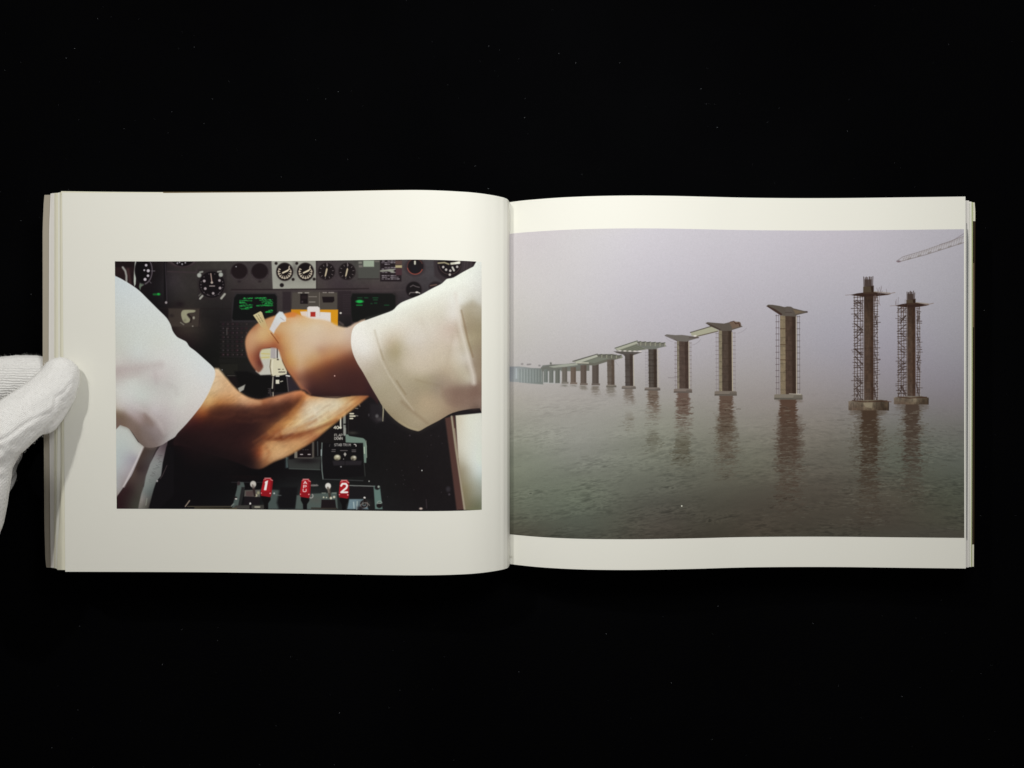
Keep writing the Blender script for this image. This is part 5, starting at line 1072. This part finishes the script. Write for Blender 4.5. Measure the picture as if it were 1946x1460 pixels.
# printed head edge of the leaf behind, dark from a third of the way across
EDGEP = paper("head_edge_print", (.05, .06, .03), (.22, .15, .07), .5)
U = np.linspace(310, 760, 60); hv = []
for x in U:
    z = float(page_z(x, lt, lb))-.0004; t = np.clip((x-310)/330, 0, 1); d = 1.6*(1-t)+.5
    hv += [W(x, float(lt(x))-d, z), W(x, float(lt(x))+3, z)]
mesh_obj("head_edge", hv, [(2*i, 2*i+1, 2*i+3, 2*i+2) for i in range(len(U)-1)], EDGEP, book)
hv = []
U = np.linspace(116, 310, 30)
for x in U:
    z = float(page_z(x, lt, lb))-.0003; d = 2.6-1.0*(x-116)/194
    hv += [W(x, float(lt(x))-d, z), W(x, float(lt(x))+3, z)]
mesh_obj("head_edge", hv, [(2*i, 2*i+1, 2*i+3, 2*i+2) for i in range(len(U)-1)], PAPER_OLD, book)
# spine block that fills the gutter under both pages
sv = []
for y in (402, 1058):
    for (x, z) in [(900, .004), (900, .012), (962, .010), (968, .0015), (978, .0015), (1040, .008), (1040, .003)]: sv.append(W(x, y, z))
n7 = 7
sf = [tuple(range(n7))[::-1], tuple(range(n7, 2*n7))]+[(i, (i+1) % n7, n7+(i+1) % n7, n7+i) for i in range(n7)]
tag(mesh_obj("spine", sv, sf, PAPER_OLD, book, False), "glued spine deep in the gutter")

# ---------------------------------------------------------------- gloved hand
hand = empty("gloved_hand", W(0, 800, .0))
tag(hand, "hand in a white knitted cotton glove, thumb pressing the left edge of the open book", "gloved hand")
def ico(c, r, sub=2, sz=(1, 1, 1)):
    bm = bmesh.new(); bmesh.ops.create_icosphere(bm, subdivisions=sub, radius=1.0)
    v = np.array([x.co[:] for x in bm.verts]); f = [[q.index for q in p.verts] for p in bm.faces]; bm.free()
    return v*np.array(sz)*r+np.array(c), f
HV, HF = [], []
def chain(pts, flat=.8, steps=6):
    for k in range(len(pts)-1):
        (x0, y0, r0, z0), (x1, y1, r1, z1) = pts[k], pts[k+1]
        for s in range(steps if k < len(pts)-2 else steps+1):
            t = s/steps; x = x0+(x1-x0)*t; y = y0+(y1-y0)*t; r = r0+(r1-r0)*t; z = z0+(z1-z0)*t
            c = W(x, y, z); v, f = ico(c, r*(ZC-z)/FPX, 2, (1, 1, flat))
            o = len(HV); HV.extend(v.tolist()); HF.extend([[a+o for a in q] for q in f])
# thumb: tip, pad, joint, base
chain([(115, 709, 32, .0350), (112, 722, 37, .0355), (102, 738, 41, .0370), (88, 752, 43, .0390), (70, 770, 46, .0425), (50, 786, 49, .0465), (22, 808, 52, .0520), (-10, 832, 56, .0570), (-60, 866, 64, .0600)], .85)
chain([(128, 708, 22, .0330), (126, 728, 23, .0335), (118, 752, 24, .0350), (104, 775, 25, .0370), (84, 800, 27, .0405)], .85)
# ball of the thumb and heel of the hand
chain([(-10, 832, 54, .055), (-25, 880, 46, .057), (-36, 930, 50, .056), (-52, 985, 56, .052), (-90, 1040, 70, .045)], .8)
chain([(-60, 866, 66, .052), (-110, 900, 90, .040), (-190, 940, 110, .030), (-300, 980, 110, .028)], .8)
# fingers under the book
chain([(150, 728, 40, .0088), (70, 716, 42, .0090), (30, 716, 42, .0098), (-10, 722, 44, .0110), (-60, 745, 52, .0140), (-110, 800, 70, .020), (-150, 880, 90, .026)], .62)
chain([(140, 770, 36, -.0060), (60, 775, 40, -.0080), (10, 800, 44, -.0060), (-60, 830, 60, .0050), (-120, 880, 80, .026)], .6)
chain([(22, 862, 22, -.0120), (6, 872, 30, -.0120), (-8, 890, 38, -.0090), (-60, 915, 56, .0000), (-130, 930, 90, .026)], .6)
chain([(10, 905, 22, -.0140), (-6, 918, 30, -.0120), (-40, 938, 44, -.0080), (-110, 950, 80, .016)], .6)
chain([(-110, 800, 70, .020), (-140, 850, 90, .034), (-160, 890, 100, .036)], .8)
tmp = mesh_obj("glove_tmp", HV, HF, None or PAPER)
tmp.data.materials.clear()
rm = tmp.modifiers.new("r", 'REMESH'); rm.mode = 'VOXEL'; rm.voxel_size = .00085; rm.use_smooth_shade = True
sm = tmp.modifiers.new("s", 'SMOOTH'); sm.factor = .5; sm.iterations = 14
dg = bpy.context.evaluated_depsgraph_get(); ev = tmp.evaluated_get(dg); me2 = bpy.data.meshes.new_from_object(ev)
bpy.data.objects.remove(tmp)
nvt = len(me2.vertices); co = np.zeros(nvt*3, np.float32); me2.vertices.foreach_get("co", co); co = co.reshape(-1, 3)
no = np.zeros(nvt*3, np.float32); me2.vertices.foreach_get("normal", no); no = no.reshape(-1, 3)
# sculpt seams, puckers and soft wrinkles (all measured on the thumb's upper side)
PXv = co[:, 0]/(ZC-co[:, 2])*FPX+973; PYv = 730-co[:, 1]/(ZC-co[:, 2])*FPX
def pdist(pts):
    p = np.array(pts, float); d = np.full(nvt, 1e9); tt = np.zeros(nvt); n = len(p)-1
    for i in range(n):
        ax, ay = p[i]; ex, ey = p[i+1]-p[i]; Lq = ex*ex+ey*ey
        t = np.clip(((PXv-ax)*ex+(PYv-ay)*ey)/Lq, 0, 1); q = np.hypot(PXv-ax-t*ex, PYv-ay-t*ey)
        tt = np.where(q < d, (i+t)/n, tt); d = np.minimum(d, q)
    return d, tt
up = (np.clip(no[:, 2], 0, 1)**.5)*(co[:, 2] > .022)
disp = np.zeros(nvt)
def crease(pts, w, depth, ends=True):
    global disp
    depth = depth*.68
    d, t = pdist(pts); e = np.clip(np.minimum(t, 1-t)*6, 0, 1) if ends else 1
    disp = disp-depth*np.exp(-(d/w)**2)*e*up
def ridge(pts, w, h, ends=True): crease(pts, w, -h, ends)
crease([(-40, 852), (0, 838), (18, 829), (36, 815), (57, 801), (79, 791), (92, 785)], 3.2, .0011, False)
ridge([(-40, 844), (0, 829), (18, 820), (36, 806), (57, 792), (76, 783), (92, 778), (104, 768)], 6, .0004, False)
ridge([(-30, 862), (10, 842), (40, 822), (66, 806), (86, 796)], 7, .0004)
crease([(100, 757), (108, 755), (118, 748), (126, 741), (133, 732), (139, 722)], 3.4, .0013)
crease([(104, 757), (112, 761), (120, 764), (127, 762)], 3.2, .0010); ridge([(108, 752), (118, 744), (126, 734)], 4, .0005)
ridge([(104, 790), (109, 776), (113, 764), (117, 760)], 5.5, .0010); crease([(99, 782), (104, 770), (107, 760)], 3.6, .0009)
ridge([(127, 750), (131, 740), (136, 730)], 4, .0007); crease([(138, 745), (141, 733), (145, 718), (147, 706)], 2.6, .0007)
crease([(44, 775), (58, 781), (70, 787)], 7, .0006); crease([(20, 762), (40, 768), (62, 778)], 8, .0005); crease([(50, 815), (62, 822), (70, 818)], 6, .0009)
crease([(18, 842), (34, 848), (48, 846)], 6, .0009); crease([(-5, 848), (10, 862), (24, 868)], 6, .0012); crease([(-10, 915), (0, 912), (10, 908)], 7, .0012); ridge([(-6, 902), (6, 896), (16, 892)], 7, .0008)
crease([(85, 740), (94, 748), (100, 757)], 7, .0004); crease([(120, 700), (128, 712), (130, 724)], 9, .0003)
wr = np.array([mnoise.noise(Vector((a*170, b*170, c2*170)))+.5*mnoise.noise(Vector((a*420, b*420, c2*420))) for a, b, c2 in co])
disp += wr*.00022
co2 = co+no*disp[:, None]
me2.vertices.foreach_set("co", co2.ravel()); me2.update()
me2.polygons.foreach_set("use_smooth", np.ones(len(me2.polygons), dtype=bool))

def glove_mat():
    m, nt, b = mat_base("white_cotton_knit", (.78, .775, .75), .95, .1)
    N = nt.nodes; Lk = nt.links
    tc = N.new('ShaderNodeTexCoord')
    add_noise_color(nt, b, (.86, .855, .84), (.93, .925, .91), 260, 4)
    b.inputs['Sheen Weight'].default_value = .15; b.inputs['Sheen Roughness'].default_value = .5
    # knit: rows of stitches across, columns along
    def wave(rot, scale, dist):
        mp = N.new('ShaderNodeMapping'); mp.inputs['Rotation'].default_value = (0, 0, rot); Lk.new(tc.outputs['Object'], mp.inputs[0])
        w = N.new('ShaderNodeTexWave'); w.bands_direction = 'Y'; w.inputs['Scale'].default_value = scale; w.inputs['Distortion'].default_value = dist
        w.inputs['Detail'].default_value = 2; w.inputs['Detail Scale'].default_value = 1.2; Lk.new(mp.outputs[0], w.inputs['Vector']); return w
    ribs = wave(.02, 215, 3.2)        # fingers below the book: clear ribs, about 1.3 mm apart
    fine = wave(.55, 420, 2.2); fine2 = wave(.55+1.57, 420, 2.0)
    sp = N.new('ShaderNodeSeparateXYZ'); Lk.new(tc.outputs['Object'], sp.inputs[0])
    mr = N.new('ShaderNodeMapRange'); mr.inputs['From Min'].default_value = .020; mr.inputs['From Max'].default_value = .026; Lk.new(sp.outputs['Z'], mr.inputs[0])
    my = N.new('ShaderNodeMapRange'); my.inputs['From Min'].default_value = .0145; my.inputs['From Max'].default_value = .0085; Lk.new(sp.outputs['Y'], my.inputs[0])
    rm_ = N.new('ShaderNodeMath'); rm_.operation = 'MULTIPLY'; Lk.new(ribs.outputs['Fac'], rm_.inputs[0]); Lk.new(my.outputs[0], rm_.inputs[1])
    add = N.new('ShaderNodeMath'); add.operation = 'MULTIPLY'; Lk.new(fine.outputs['Fac'], add.inputs[0]); Lk.new(fine2.outputs['Fac'], add.inputs[1])
    sc = N.new('ShaderNodeMath'); sc.operation = 'MULTIPLY'; sc.inputs[1].default_value = .6; Lk.new(add.outputs[0], sc.inputs[0])
    mx = N.new('ShaderNodeMix'); mx.data_type = 'FLOAT'; Lk.new(mr.outputs[0], mx.inputs[0]); Lk.new(rm_.outputs[0], mx.inputs[2]); Lk.new(sc.outputs[0], mx.inputs[3])
    nz = N.new('ShaderNodeTexNoise'); nz.inputs['Scale'].default_value = 2600; nz.inputs['Detail'].default_value = 3; Lk.new(tc.outputs['Object'], nz.inputs['Vector'])
    a2 = N.new('ShaderNodeMath'); a2.operation = 'ADD'; Lk.new(mx.outputs[0], a2.inputs[0]); 
    s2 = N.new('ShaderNodeMath'); s2.operation = 'MULTIPLY'; s2.inputs[1].default_value = .5; Lk.new(nz.outputs['Fac'], s2.inputs[0]); Lk.new(s2.outputs[0], a2.inputs[1])
    add_bump(nt, b, a2.outputs[0], .55, .0006)
    return m
GM = glove_mat(); me2.materials.clear(); me2.materials.append(GM)
me2.name = "glove"
glove = bpy.data.objects.new("glove", me2); COL.objects.link(glove); glove.parent = hand; glove.matrix_parent_inverse = hand.matrix_world.inverted()
glove.location = (0, 0, 0)

# fuzz: short cotton fibres standing off the glove
rnd = np.random.RandomState(4)
FV, FF = [], []
vis = np.where((PXv > -20) & (PXv < 160) & (PYv > 660) & (PYv < 980) & (no[:, 2] > -.2))[0]
sel = rnd.choice(vis, size=min(9000, len(vis)), replace=False)
for i in sel:
    p = co2[i]; d = no[i]+rnd.randn(3)*.7; d /= np.linalg.norm(d)+1e-9; Lf = rnd.uniform(.0005, .0019)
    s = np.cross(d, rnd.randn(3)); s /= np.linalg.norm(s)+1e-9; w = .00003
    q = p+d*Lf*.55+rnd.randn(3)*Lf*.12; e = q+(d+rnd.randn(3)*.5)*Lf*.45; b0 = len(FV)
    FV += [p+s*w, p-s*w, q+s*w, q-s*w, e]; FF += [(b0, b0+1, b0+3, b0+2), (b0+2, b0+3, b0+4)]
FZM, _, _ = mat_base("cotton_fibre", (.80, .79, .76), .9, .1)
fz = mesh_obj("fuzz", FV, FF, FZM, hand, True); fz.matrix_parent_inverse = hand.matrix_world.inverted(); tag(fz, kind="stuff")
